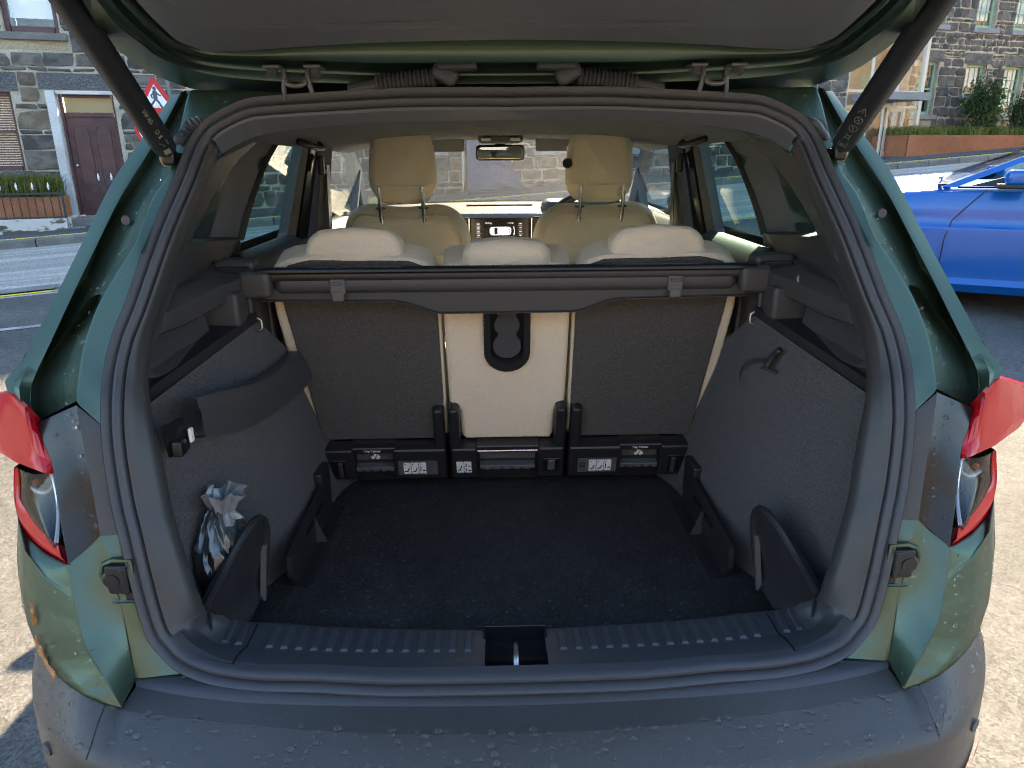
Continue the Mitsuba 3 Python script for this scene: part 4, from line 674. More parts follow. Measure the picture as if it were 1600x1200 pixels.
both('door_frame', slab(np.array([[.678, 2.27, 1.25], [.588, 2.27, 1.575], [.585, 2.33, 1.575], [.665, 2.33, 1.25]]), [.03, 0, 0]), 'pillar_cloth')
both('door_seal', slab(np.array([[.66, 2.335, 1.24], [.578, 2.335, 1.58], [.572, 2.40, 1.58], [.645, 2.40, 1.24]]), [.04, 0, 0]), 'gloss_black')
both('middle_pillar', slab(np.array([[.63, 2.40, 1.1], [.60, 2.40, 1.35], [.565, 2.40, 1.6], [.555, 2.52, 1.6], [.59, 2.52, 1.35], [.62, 2.54, 1.1]]), [.06, .02, 0]), 'headliner')
both('belt_anchor', rbox((.575, 2.38, 1.47), (.02, .03, .06), .008), 'dark_plastic', 40)
both('seat_belt', slab(np.array([[.572, 2.44, 1.47], [.572, 2.485, 1.47], [.585, 2.485, 1.1], [.585, 2.44, 1.1]]), [.003, 0, 0]), 'dark_plastic')
both('front_door_window', TM(np.array([[.66, 2.5, 1.26], [.60, 2.5, 1.585], [.59, 3.0, 1.58], [.6, 3.25, 1.45], [.645, 3.45, 1.27]]), [[0, 1, 2], [0, 2, 3], [0, 3, 4]]), 'front_glass')
both('front_pillar', cat([slab(np.array([[.595, 2.95, 1.61], [.59, 3.03, 1.6], [.62, 3.5, 1.27], [.63, 3.40, 1.27]]), [.04, .01, 0]), slab(np.array([[.60, 3.22, 1.44], [.60, 3.25, 1.44], [.62, 3.2, 1.27], [.62, 3.17, 1.27]]), [.03, 0, 0])]), 'headliner')
dm = rbox((0, 0, 0), (.16, .06, .13), .03); 
for sx in (-1, 1):
    mk = cp('door_mirror', TM(dm.vertices+np.array([sx*.87, 3.42, 1.25]), dm.faces), 'paint', 40); put(mk+'__glass', slab(np.array([[-.065, -.034, -.05], [.065, -.034, -.05], [.065, -.034, .05], [-.065, -.034, .05]])+np.array([sx*.87, 3.42, 1.25]), [0, .003, 0]), 'mirror_glass'); put(mk+'__arm', rbox((sx*.74, 3.42, 1.23), (.2, .05, .03), .01), 'dark_plastic')
# door cards and ledge in front of the boot
dc = [[(.69, y, 1.262), (.665, y, 1.266), (.625, y, 1.25), (.605, y, 1.215), (.60, y, 1.15), (.62, y, .8)] for y in (1.8, 1.95, 2.27)]
both('rear_door_card', grid(dc), 'trim', 40)
dc = [[(.68, y, 1.262), (.64, y, 1.25), (.61, y, 1.22), (.60, y, 1.1), (.62, y, .8)] for y in (2.5, 3.4)]
both('front_door_card', grid(dc), 'dash', 40)
# roof, headliner, windscreen
def hl(x, y): return 1.585-.02*(y-1.4)-.035*abs(x/.55)**3
rows = [[(x, y, hl(x, y)) for x in np.linspace(-.6, .6, 19)] for y in np.linspace(1.42, 2.98, 9)]
cp('headliner', grid(rows), 'headliner', True)
rows = [[(x, y, 1.66+.02*math.sin((y-1.5)/1.5*3.1)-.06*abs(x/.64)**4) for x in np.linspace(-.66, .66, 21)] for y in np.linspace(1.56, 3.0, 9)]
cp('roof', grid(rows), 'paint', True)
both('roof_rail', cat([tube(np.array([[.63, 1.75, 1.70], [.63, 3.0, 1.70]]), .014, 8), box((.63, 1.75, 1.665), (.025, .06, .07)), box((.63, 3.0, 1.665), (.025, .06, .07))]), 'gloss_black', 40)
WS = np.array([[-.62, 2.97, 1.575], [.62, 2.97, 1.575], [.72, 3.85, 1.2], [-.72, 3.85, 1.2]])
rows = [[(x*(1-v)+x*1.15*v, 2.97+.95*v-.12*(x/.62)**2*(.4+v), 1.58-.36*v) for x in np.linspace(-.62, .62, 17)] for v in np.linspace(0, 1, 8)]
cp('windscreen', grid(rows), 'clear_glass', True)
rows = [[(x, y, 1.13-.04*(y-3.8)**2*.8-.05*abs(x/.8)**3) for x in np.linspace(-.8, .8, 15)] for y in np.linspace(3.75, 5.0, 9)]
cp('bonnet', grid(rows), 'paint', True)
# outer sides, underbody, wheels
rows = []
for y in (1.25, 1.5, 1.9, 2.6, 3.4, 4.2, 4.9, 5.15):
    w = np.interp(y, [1.25, 1.6, 4.2, 4.9, 5.15], [.9, .91, .91, .86, .7]); rows.append([(w-.02, y, .3), (w, y, .5), (w+.005, y, .8), (w, y, 1.0), (w-.05, y, 1.14), (w-.16, y, 1.265)])
both('body_side', grid(rows), 'paint', 50)
b4 = rs(G['B4'], 16)
far = rs(np.array([[.62, 1.9, 1.64], [.64, 1.66, 1.58], [.675, 1.50, 1.475], [.715, 1.40, 1.37], [.75, 1.36, 1.30], [.8, 1.36, 1.235], [.85, 1.4, 1.18], [.885, 1.4, 1.12]]), 16)
both('rear_quarter', grid([b4, b4*.6+far*.4+[.012, 0, .006], far]), 'paint', 50)
both('quarter_pillar', slab(np.array([[.71, 1.68, 1.29], [.65, 1.76, 1.50], [.62, 1.80, 1.59], [.615, 2.04, 1.61], [.70, 1.90, 1.30]]), [.03, 0, 0]), 'gloss_black')
both('boot_liner', cat([slab(np.array([[.69, 1.30, .62], [.69, 1.27, 1.0], [.685, 1.31, 1.2], [.675, 1.40, 1.352], [.70, 1.60, 1.345], [.71, 1.95, 1.30], [.69, 1.95, .62]]), [.01, 0, 0])]), 'hard_black'); both('seat_bolster', rbox((.625, 1.76, .95), (.14, .16, .52), .02), 'dark_plastic', 40)
cp('underbody', box((0, 3.1, .45), (1.6, 4.0, .3)), 'hard_black'); cp('engine_bay', box((0, 4.3, .8), (1.6, 1.5, .5)), 'hard_black'); cp('boot_shell', cat([box((0, 1.5, .56), (1.3, .9, .04)), box((.80, 1.75, .8), (.03, .8, .9)), box((-.80, 1.75, .8), (.03, .8, .9))]), 'hard_black')
for sx in (-1, 1):
    for y in (1.75, 4.35):
        k = cp('wheel', TM(trimesh.creation.annulus(.21, .34, .21, sections=40).vertices[:, [2, 0, 1]]+np.array([sx*.79, y, .34]), trimesh.creation.annulus(.21, .34, .21, sections=40).faces), 'tyre', 30)
        put(k+'__rim', cat([box((0, 0, 0), (.03, .4, .05), rotx(a)) for a in np.arange(5)*math.pi*2/5]).apply_translation([sx*.84, y, .34]), 'pale_metal')
# bodywork round the aperture
B1, B2, B3, B4 = (rs(G[k], 60) for k in ('B1', 'B2', 'B3', 'B4'))
i0 = np.argmin(((SR_-np.array([.413, 1.442, 1.604]))**2).sum(1)); i1 = np.argmin(((SR_-np.array([.69, 1.135, 1.062]))**2).sum(1)); i2 = np.argmin(((SR_-np.array([.662, 1.076, .888]))**2).sum(1)); i3 = np.argmin(((SR_-np.array([.551, 1.012, .654]))**2).sum(1))
sA = rs(offs(SR_, .004, -.002)[i0:i1+1], 60)
both('aperture_flange', grid([sA, sA*.55+B1*.45+outn(sA)*.0015, sA*.15+B1*.85+outn(sA)*.003, B1]), 'paint', 50)
B1g = rs(G['B1'][2:], 60)
both('gutter', grid([B1g, B1g*.93+B2*.07+[0, .012, 0], B1g*.5+B2*.5+[0, .018, 0], B2]), 'paint', 40)
b3 = B3.copy()
both('quarter_edge', grid([B2, B2*.75+b3*.25+[.0, -.004, 0], B2*.62+b3*.38+[0, -.009, 0], b3+[-.002, 0, .0], b3]), 'paint', 35)
gap = B2*.45+b3*.55; both('panel_gap', tube(gap+np.array([0, -.0075, .0005]), .0013, 5), 'hard_black')
both('quarter_panel', grid([b3, b3*.9+B4*.1+[.004, -.002, .002], b3*.5+B4*.5+[.012, -.004, .006], B4]), 'paint', 45)
# fin: end of the quarter panel above the lamp
fin = np.array([b3[-1], b3[-4], b3[-8], B4[-2], B4[-1], G['WEDGE'][4], G['WEDGE'][5]])
both('quarter_end', grid([rs(np.array([b3[-9], b3[-5], b3[-3], b3[-1]]), 8), rs(np.array([B4[-8]*.5+b3[-8]*.5, B4[-4]*.5+b3[-4]*.5+[0, -.012, 0], G['WEDGE'][5]*.5+b3[-1]*.5+[0, -.01, 0], G['WEDGE'][5]]), 8), rs(np.array([B4[-2], B4[-1], B4[-1]+[.0, .0, -.02], G['WEDGE'][4]]), 8)]), 'paint', 30)
# black panel beside the lamp
sB = rs(offs(SR_, .004, -.002)[i1:i2+1], 30); b1l = G['B1L']; bA = rs(b1l[:4], 30); lin = rs(G['LAMPIN'], 30)
both('black_panel', grid([sB, sB*.1+bA*.9, bA]), 'bumper', 40)
both('black_panel', grid([bA, bA*.96+lin*.04+[0, .006, 0], bA*.55+lin*.45+[0, .004, 0], lin*.93+bA*.07+[0, -.004, 0], lin, lin+[0, .03, 0]]), 'gloss_black', 35)
# lower green corner
sC = rs(offs(SR_, .004, -.002)[i2:i3+1], 40); bB = rs(b1l[3:], 40); cr = rs(G['CREASE'], 40)
both('bumper_corner', grid([sC, sC*.12+bB*.88+outn(sC)*.001, bB]), 'paint', 40)
both('bumper_corner', grid([bB, bB*.95+cr*.05+[0, .006, 0], bB*.5+cr*.5+[0, .01, 0], cr*.96+bB*.04+[0, .0, 0], cr]), 'paint', 35)
outc = np.vstack([G['LENSLOW'][::-1][:4], G['SIL'], G['GLOW'][1:]]); oc = rs(outc, 60, False); cr2 = rs(G['CREASE'], 60)
bul = (np.sin(np.linspace(0, math.pi, 60))**.7)[:, None]*np.array([[.012, -.02, 0]])
CO = both('bumper_corner', grid([cr2, cr2*.96+oc*.04, cr2*.66+oc*.34+bul*.9, cr2*.33+oc*.67+bul, oc, oc+[.01, .03, 0], oc*np.array([0, 1, 1])+[.9, .4, .03]]), 'paint', 60)
# chips of orange clay on the left corner
for (a_, b_, w_) in ((.62, .28, .006), (.5, .62, .008), (.56, .58, .006), (.62, .55, .005)):
    pass
def onbump(u, v):
    i = int(u*59); r = [cr2[i], cr2[i]*.66+oc[i]*.34+bul[i]*.9, cr2[i]*.33+oc[i]*.67+bul[i], oc[i]]; return PchipInterpolator([0, .34, .67, 1], np.array(r))(v)
chips = []
for (ua, va, ub, vb, n) in ((.44, .50, .49, .50, 4), (.56, .58, .66, .60, 7), (.66, .60, .74, .66, 6), (.60, .55, .63, .57, 4)):
    for q in range(n):
        f_ = q/(n-1); p = onbump(ua+(ub-ua)*f_, va+(vb-va)*f_); e = trimesh.creation.icosphere(1, 1.); s_ = np.array([.0034, .0013, .010])*rng.uniform(.6, 1.1)
        chips.append(TM(e.vertices*s_*(1+.3*rng.normal(size=(len(e.vertices), 1)))+p*np.array([-1, 1, 1])+np.array([0, -.002, 0]), e.faces))
put(CO[0]+'__clay_splash', cat(chips), 'rust', label='dried orange mud streak on the left bumper corner')
# rubber stop in its pocket
PK = G['POCKET'];
both('stop_pocket', tube(np.vstack([PK, PK[:1]])+[0, -.002, 0], .005, 6), 'paint', 40); both('stop_pocket', slab(PK+[0, -.0025, 0], [0, .004, 0]), 'hard_black')
pc = PK.mean(0)
both('rubber_stop', cat([rbox(pc+[-.006, .002, .0], (.038, .022, .054), .005), rbox(pc+[-.018, .0, .0], (.014, .024, .05), .004), tube(np.array([pc+[.003, -.006, 0], pc+[.003, -.0105, 0]]), .013, 18)]), 'dark_plastic', 40)
# tail lamps: red wedge above a clear lens with a red lower band
WG = G['WEDGE']; LI = lin; LO = rs(G['LAMPOUT'], 30)
top = rs(np.array([LI[0], WG[5], WG[4], LO[0]]), 24, False); midc = rs(np.array([LI[9], WG[0], (WG[0]+LO[4])/2+[.004, -.006, 0], LO[4]]), 24, False); low = rs(np.array([G['LAMPIN'][3], WG[1], WG[2], LO[9]]), 24, False)
k1 = both('tail_light', grid([top+[0, .01, .002], top, top*.6+midc*.4+[0, -.002, .001], midc, midc*.5+low*.5, low*.95+midc*.05, low, low+[-.004, .03, .002]]), 'red_lens', 12)
ll = rs(G['LENSRED'], 20); lo = rs(G['LENSLOW'], 20)
for sx, k in zip((-1, 1), k1):
    put(k+'__red_band', mir(grid([ll, (ll+lo)/2+[.0, -.006, 0], lo, lo+[0, .03, .004]]), sx), 'red_lens', 40)
    inn = rs(np.array([G['LAMPIN'][3], G['LAMPIN'][4], G['LENSRED'][-1]]), 20)
    put(k+'__clear_lens', mir(grid([inn, inn*.6+ll*.4+[0, -.012, 0], inn*.3+ll*.7+[0, -.01, 0], ll]), sx), 'clear_lens', 40)
    put(k+'__housing', mir(grid([inn+[0, .008, 0], inn+[0, .035, 0], inn*.6+ll*.4+[0, .05, 0], ll+[0, .03, 0], lo+[0, .03, 0], lo+[0, .006, 0]]), sx), 'hard_black', 40); put(k+'__housing', mir(slab(np.array([low[0]+[0, .05, -.002], low[-6]+[0, .04, -.002], ll[0]+[.005, .03, 0], ll[6]+[0, .035, 0], inn[3]+[0, .05, 0]]), [0, .004, 0]), sx), 'hard_black')
    put(k+'__light_guide', mir(tube(inn+[.006, .006, 0], .0045, 8), sx), 'reflector', True)
    ar = np.array([inn[2]*(1-a)+ll[2]*a+[0, .012, -.03*math.sin(a*3.1)] for a in np.linspace(.1, .8, 10)]); put(k+'__reflector', mir(tube(ar, .006, 8), sx), 'reflector', True)
    am = trimesh.creation.icosphere(2, .006); put(k+'__indicator_bulb', TM(am.vertices+(inn[3]*.35+ll[3]*.65+[0, .012, 0])*np.array([sx, 1, 1]), am.faces), 'amber', True)
    put(k+'__edge_trim', mir(tube(np.vstack([LI, ])+[-.004, -.001, 0], .003, 6), sx), 'hard_black', True)
# bumper: strip, step, slope
s0, s1_, bc, be = (rs(np.vstack([G[k][:1]*np.array([0, 1, 1]), G[k]]), 40) for k in ('STRIP0', 'STRIP1', 'BCREASE', 'BEDGE'))
do = G['DARKOUT']; gl = G['GLOW']
mid = lambda r: np.vstack([(r*np.array([-1, 1, 1]))[::-1][:-1], r])
bcf = np.vstack([rs(bc, 40), rs(gl[::-1], 21)[1:]]); bef = rs(be, 60)
inner = rs(np.vstack([s1_]), 60)
ED = np.vstack([rs(np.vstack([G['BEDGE'][:1]*np.array([0, 1, 1]), G['BEDGE'][:5]]), 40), rs(np.vstack([G['BEDGE'][4:6], (G['BEDGE'][6]+do[5])/2, do[3], do[2], do[1], do[0]]), 21)[1:]])
lowr = ED*np.array([1.0, 1, 0])+[0, -.01, .47]; lowr2 = ED*np.array([.985, 1, 0])+[0, .07, .30]
bump_rows = [bcf, bcf*.97+ED*.03+[0, 0, .001], bcf*.6+ED*.4+[0, 0, .004], bcf*.25+ED*.75+[0, 0, .001], ED, ED+[0, -.004, -.02], lowr]
BP = cp('bumper', grid([mid(r) for r in [rs(s1_, 60)+[0, .0, -.012], rs(s1_, 60), rs(s1_, 60)*.03+rs(bc, 60)*.97, rs(bc, 60)]]), 'bumper', 30)
BS = put(BP+'__shoulder', grid([mid(r) for r in bump_rows]), 'bumper', 35)
put(BP+'__valance', grid([mid(r) for r in (lowr+[0, .004, -.004], lowr*.6+lowr2*.4+[0, -.01, 0], lowr2)]), 'dark_plastic', 40)
put(BP+'__finisher', grid([mid(r) for r in (s0+[0, .02, .004], s0+[0, .006, .004], s0*.6+s1_*.4+[0, 0, .004], s1_+[0, 0, -.001], s1_+[0, .002, -.012])]), 'rubber', 40)
put(BP+'__filler', grid([mid(r) for r in (rs(offs(SR_, .004, -.004)[i3-4:], 40)[::-1], s0+[0, .016, .0])]), 'hard_black')
for sx in (-1, 1):
    a = ED[48]; put(BP+'__sensor', tube(np.array([a*[sx, 1, 1]+[sx*.002, 0, -.035], a*[sx, 1, 1]+[sx*.006, -.006, -.035]]), .012, 16), 'rubber', 30)
    q = ED[44:54]*np.array([sx, 1, 1]); put(BP+'__rear_reflector', grid([q+[sx*.008, -.012, -.115], q+[sx*.006, -.01, -.15]]), 'red_lens')
    ln = np.array([bump_rows[r][41] for r in range(5)])*np.array([sx, 1, 1]); put(BP+'__seam', tube(ln+[0, 0, .0004], .0011, 5), 'hard_black')
both('corner_gusset', slab(np.array([G['INGREEN'][0]+[-.002, .0, .001], G['INGREEN'][1], G['INGREEN'][2], G['INGREEN'][3]]), [0, .006, 0]), 'paint')

# ---------------------------------------------------------------- seats and cabin
SV = np.array([0, -.3, 1])/math.hypot(.3, 1); SWn = np.array([0, -1, -.3])/math.hypot(.3, 1)
sq = lambda pts: [(x, (z-.64)*1.044) for x, z in pts]
SO = np.array([0, 1.80, .64])
def P3(x, z, o=0.): return SO+np.array([x, 0, 0])+SV*((z-.64)*1.044)+SWn*o
back = [(.158, .775), (.50, .775), (.53, .95), (.545, 1.15), (.54, 1.244), (.515, 1.272), (.45, 1.284), (.22, 1.280), (.172, 1.264), (.157, 1.2)]
panel = [(.18, .785), (.488, .785), (.503, .98), (.519, 1.17), (.518, 1.24), (.498, 1.264), (.445, 1.2765), (.222, 1.2725), (.178, 1.256), (.163, 1.2), (.163, .885), (.18, .875)]
rd = lambda pts, r=.012: list(np.array(sg.Polygon(pts).buffer(-r).buffer(r, join_style=1).exterior.coords)[:-1])
def fr2(sx): return SO, np.array([sx, 0, 0]), SV, SWn
for sx in (-1, 1):
    o, U, V_, Wn = fr2(sx)
    k = cp('rear_seat', puff(rd(sq(back), .03), .09, .012, o-Wn*.046, U, V_, Wn, crown=0), 'leather', 50)
    put(k+'__carpet_back', puff(rd(sq(panel), .012), .014, .006, o+Wn*.001, U, V_, Wn, n=90), 'seat_carpet', 50)
    put(k+'__headrest', puff(rd([(.468, 1.235), (.466, 1.283), (.449, 1.334), (.424, 1.353), (.343, 1.359), (.266, 1.352), (.243, 1.33), (.230, 1.283), (.228, 1.235)], .02),   .1, .02, [0, 1.67-.1*1.31, -.016], [sx, 0, 0], [0, .1, 1], [0, -1, .1], n=90, crown=.01, sm=1.), 'leather', True)
    # moulded foot with the tether recess, catch pocket and picture label
    b = put(k+'__foot', cat([rbox(P3(sx*.234, .722, .012), (.142, .05, .104), .008, rotx(.29)), rbox(P3(sx*.452, .722, .012), (.085, .05, .104), .008, rotx(.29)), rbox(P3(sx*.355, .764, .008), (.12, .045, .022), .006, rotx(.29)), box(P3(sx*.355, .705, -.004), (.12, .02, .12), rotx(.29))]), 'dark_plastic', 30)
    put(k+'__tether_shelf', cat([rbox(P3(sx*.355, .701, .012), (.106, .03, .012), .003, rotx(.29))]+[box(P3(sx*(.31+.022*i), .702, .029), (.012, .005, .007)) for i in range(5)]), 'label_grey', 30)
    put(k+'__tether_bar', tube(np.array([P3(sx*.30, .752, .02), P3(sx*.41, .752, .02)]), .0035, 8), 'steel')
    put(k+'__tether_plate', box(P3(sx*.355, .733, .008), (.1, .004, .024), rotx(.29)), 'label_grey')
    ic = sg.Polygon([(-.011, -.01), (-.004, -.012), (.0, -.004), (.005, .008), (.001, .012), (-.003, .006), (-.006, -.004), (-.012, -.002)]).union(sg.Polygon([(.002, -.012), (.013, -.01), (.012, -.003), (.006, .004), (.003, -.004)]))
    def onseat(m, x, z, of): return TM(P3(x, z, of)+np.c_[m.vertices[:, 0], np.zeros((len(m.vertices), 2))]+m.vertices[:, 1:2]*SV+m.vertices[:, 2:3]*SWn, m.faces)
    put(k+'__child_seat_symbol', cat([onseat(trimesh.creation.extrude_polygon(g, .0012, engine='earcut'), sx*.355, .735, .0105) for g in getattr(ic, 'geoms', [ic])]), 'white_print')
    tm = meshkit.text_mesh('Top Tether', .0062, .0008, True); put(k+'__tether_text', onseat(TM(tm.vertices-[tm.vertices[:, 0].mean(), 0, 0], tm.faces), sx*.355, .763, .032), 'white_print')
    put(k+'__label_plate', slab([P3(sx*a, c, .038) for a, c in ((.188, .691), (.292, .691), (.292, .737), (.188, .737))], SWn*.001), 'label_grey')
    cards = []
    for i in range(3):
        xa = sx*.248+(i-1)*.0205
        if sx < 0: xa = -.248+(i-1)*.0205
        put(k+'__picture_card', onseat(trimesh.creation.extrude_polygon(sg.box(-.0095, -.019, .0095, .019).buffer(-.002).buffer(.002), .0008, engine='earcut'), xa, .714, .0392), 'card')
        pg = sg.LineString([(-.006, -.011), (.001, -.011), (.005, -.001)]).buffer(.0014) if i < 2 else sg.LineString([(-.006, -.009), (-.004, 0), (-.006, .006)]).buffer(.0013).union(sg.box(.0, -.01, .007, -.006))
        cards += [onseat(trimesh.creation.extrude_polygon(g, .0005, engine='earcut'), xa, .714, .0401) for g in getattr(pg, 'geoms', [pg])]+[onseat(trimesh.creation.extrude_polygon(sg.box(-.0065, .013, -.0025, .0158), .0005, engine='earcut'), xa, .714, .0401)]
    put(k+'__pictograms', cat(cards), 'hard_black')
    if sx > 0: tm = meshkit.text_mesh('R', .02, .0006); put(k+'__letter', onseat(tm, .192, .704, .0392), 'dark_plastic')
    put(k+'__catch_pocket', rbox(P3(sx*.455, .713, .03), (.05, .016, .06), .005, rotx(.29)), 'hard_black', 30); put(k+'__catch_strap', rbox(P3(sx*.445, .712, .04), (.012, .008, .05), .003, rotx(.29)), 'trim', 30)
    put(k+'__hinge_tower', cat([rbox(P3(sx*.178, .83, .012), (.03, .05, .13), .012, rotx(.29))]), 'dark_plastic', 40)
# middle seat with the armrest back
k = cp('rear_seat', puff(rd(sq([(-.12, .775), (.12, .775), (.125, .868), (.148, .885), (.15, 1.0), (.15, 1.25), (.13, 1.262), (-.13, 1.262), (-.15, 1.25), (-.15, 1.0), (-.148, .885), (-.125, .868)]), .01), .12, .012, SO-SWn*.06, [1, 0, 0], SV, SWn, n=90), 'leather', 50)
put(k+'__headrest', puff(rd([(-.106, 1.22), (.106, 1.22), (.1, 1.291), (.081, 1.312), (0, 1.319), (-.081, 1.312), (-.1, 1.291)], .02), .1, .03, [0, 1.655, 0], [1, 0, 0], [0, 0, 1], [0, -1, 0], crown=.008), 'leather', True)
u_out = sg.Polygon([(-.056, .6), (.056, .6)]+[(.056*math.cos(a), .42+.056*math.sin(a)-.0) for a in np.linspace(0, -math.pi, 18)]); u_in = sg.Polygon([(-.04, .62), (.04, .62)]+[(.04*math.cos(a), .425+.04*math.sin(a)) for a in np.linspace(0, -math.pi, 18)])
def onp(pol, h, of):
    m = cat([trimesh.creation.extrude_polygon(g, h, engine='earcut') for g in getattr(pol, 'geoms', [pol])]); return TM(SO+m.vertices[:, :1]*[1, 0, 0]+m.vertices[:, 1:2]*SV+(m.vertices[:, 2:3]+of)*SWn, m.faces)
put(k+'__cup_holder_frame', onp(u_out.difference(u_in), .012, .0), 'dark_plastic', 30); put(k+'__cup_holder_well', onp(u_in, .002, .001), 'hard_black')
blob = sg.Point(0, .437).buffer(.034).union(sg.Point(0, .495).buffer(.03)).union(sg.Point(0, .545).buffer(.03)).union(sg.box(-.022, .43, .022, .6)); put(k+'__rubber_mat', onp(blob, .006, .003), 'rubber', 30)
put(k+'__foot', cat([rbox(P3(-.116, .722, .012), (.07, .05, .104), .008, rotx(.29)), rbox(P3(.116, .722, .012), (.07, .05, .104), .008, rotx(.29)), rbox(P3(0, .766, .006), (.17, .045, .018), .006, rotx(.29)), box(P3(0, .705, -.004), (.17, .02, .12), rotx(.29))]), 'dark_plastic', 30)
put(k+'__tether_shelf', cat([rbox(P3(-.0, .701, .012), (.15, .03, .012), .003, rotx(.29))]+[box(P3(-.055+.027*i, .702, .029), (.014, .005, .007)) for i in range(5)]), 'label_grey', 30); put(k+'__tether_bar', tube(np.array([P3(-.08, .752, .02), P3(.08, .752, .02)]), .0035, 8), 'steel'); put(k+'__tether_plate', box(P3(0, .733, .008), (.15, .004, .03), rotx(.29)), 'label_grey')
for i in range(2): put(k+'__picture_card', onseat(trimesh.creation.extrude_polygon(sg.box(-.0095, -.019, .0095, .019), .0008, engine='earcut'), -.117+(i-.5)*.0205, .714, .0385), 'card')
pg = [sg.LineString([(-.016, -.01), (-.010, -.01), (-.006, .004)]).buffer(.0014), sg.LineString([(.005, .002), (.007, .012)]).buffer(.0013), sg.box(.012, .002, .018, .006), sg.LineString([(.005, -.014), (.007, -.006)]).buffer(.0013), sg.box(.012, -.014, .018, -.010)]; put(k+'__pictograms', cat([onseat(trimesh.creation.extrude_polygon(g, .0005, engine='earcut'), -.117, .714, .0394) for g in pg]), 'hard_black')
put(k+'__catch_pocket', rbox(P3(.117, .715, .032), (.05, .012, .05), .006, rotx(.29)), 'hard_black', 30); put(k+'__catch_strap', rbox(P3(.117, .718, .04), (.02, .006, .034), .003, rotx(.29)), 'label_grey', 30)
put(k+'__hinge_tower', cat([rbox(P3(-.138, .83, .012), (.03, .05, .13), .012, rotx(.29))]), 'dark_plastic', 40); put(k+'__hinge_tower', cat([rbox(P3(.138, .83, .012), (.03, .05, .13), .012, rotx(.29))]), 'dark_plastic', 40)
cp('rear_bench', rbox((0, 2.16, .8), (1.1, .5, .22), .05), 'leather', 40); cp('cabin_floor', box((0, 2.6, .55), (1.4, 1.5, .04)), 'carpet'); cp('seat_gap_cover', box((0, 1.835, .69), (.98, .02, .16), rotx(.29)), 'hard_black')
# front seats
for sx in (-1, 1):
    c = G['FS']; o = [(.541, 1.291), (.512, 1.332), (.47, 1.347), (.43, 1.343), (.395, 1.328), (.288, 1.327), (.24, 1.34), (.191, 1.34), (.138, 1.308), (.108, 1.244), (.104, 1.1), (.13, .7), (.52, .7), (.555, 1.1)]
    k = cp('front_seat', puff(rd(o, .02), .16, .06, [0, 2.53, 0], [sx, 0, 0], [0, 0, 1], [0, -1, 0], n=110, crown=.012, sm=2.), 'leather', True)
    sm = sg.Polygon(o).buffer(-.035); q = np.array(sm.exterior.coords); q = q[q[:, 1] > 1.0]; q = q[np.argsort(np.arctan2(q[:, 1]-1.0, (q[:, 0]-.325)))]
    put(k+'__seam', tube(rs(np.c_[sx*q[:, 0], np.full(len(q), 2.455), q[:, 1]], 60), .0016, 5), 'stitch', True)
    put(k+'__seam', tube(rs(np.array([[sx*.14, 2.436, 1.02], [sx*.17, 2.436, 1.14], [sx*.21, 2.436, 1.175], [sx*.44, 2.436, 1.175], [sx*.48, 2.436, 1.14], [sx*.51, 2.436, 1.02]]), 40), .0016, 5), 'stitch', True)
    put(k+'__pocket', puff(rd([(.2, .8), (.46, .8), (.46, 1.135), (.2, 1.135)], .02), .03, .01, [0, 2.436, 0], [sx, 0, 0], [0, 0, 1], [0, -1, 0]), 'dark_plastic', 40)
    h = [(.447, 1.404), (.440, 1.505), (.424, 1.572), (.40, 1.588), (.327, 1.592), (.255, 1.588), (.236, 1.572), (.222, 1.505), (.215, 1.404), (.236, 1.36), (.26, 1.342), (.40, 1.342), (.425, 1.36)]
    hk = put(k+'__headrest', puff(rd(h, .02), .11, .045, [0, 2.5, 0], [sx, 0, 0], [0, 0, 1], [0, -1, 0], n=96, crown=.012, sm=2.), 'leather', True)
    put(k+'__headrest__seam', tube(rs(np.array([[sx*.43, 2.451, 1.41], [sx*.41, 2.441, 1.402], [sx*.25, 2.441, 1.402], [sx*.232, 2.451, 1.41]]), 30), .0014, 5), 'stitch', True)
    for x in (.262, .405): put(k+'__headrest_post', tube(np.array([[sx*x, 2.475, 1.25], [sx*x, 2.435, 1.32], [sx*x, 2.432, 1.40]]), .0065, 10), 'chrome', True); put(k+'__post_guide', tube(np.array([[sx*x, 2.445, 1.328], [sx*x, 2.445, 1.334]]), .016, 12), 'dark_plastic')
    if sx > 0: put(k+'__headrest__button', tube(np.array([[sx*.222, 2.46, 1.47], [sx*.217, 2.45, 1.47]]), .016, 14), 'dark_plastic', 30)
    put(k+'__cushion', rbox((sx*.33, 2.85, .78), (.5, .5, .18), .06), 'leather', 40)
# dashboard
rows = [[(x, y, z-.02*(x/.7)**2) for x in np.linspace(-.72, .72, 25)] for y, z in ((3.08, .85), (3.06, 1.1), (3.05, 1.14), (3.05, 1.245), (3.07, 1.262), (3.12, 1.268), (3.3, 1.279), (3.6, 1.285), (3.85, 1.22))]
DS = cp('dashboard', grid(rows), 'dash', 40)
put(DS+'__speaker_lid', rbox((0, 3.36, 1.282), (.3, .14, .006), .003), 'dash', 40)
put(DS+'__screen', rbox((-.002, 3.046, 1.2), (.25, .012, .096), .006), 'gloss_black', 40)
scr = []
ui = lambda pol: [trimesh.creation.extrude_polygon(g, .0006, engine='earcut') for g in getattr(pol, 'geoms', [pol])]
car_ = sg.box(-.045, -.017, .045, .017).buffer(-.012).buffer(.012, join_style=1); car_ = car_.difference(sg.box(-.026, -.014, -.012, .014)).difference(sg.LineString([(.036, -.012), (.04, 0), (.036, .012)]).buffer(.0012))
els = ui(car_)+ui(sg.LineString([(.056, -.018), (.059, 0), (.056, .018)]).buffer(.0012))+ui(sg.box(.05, .03, .054, .034))
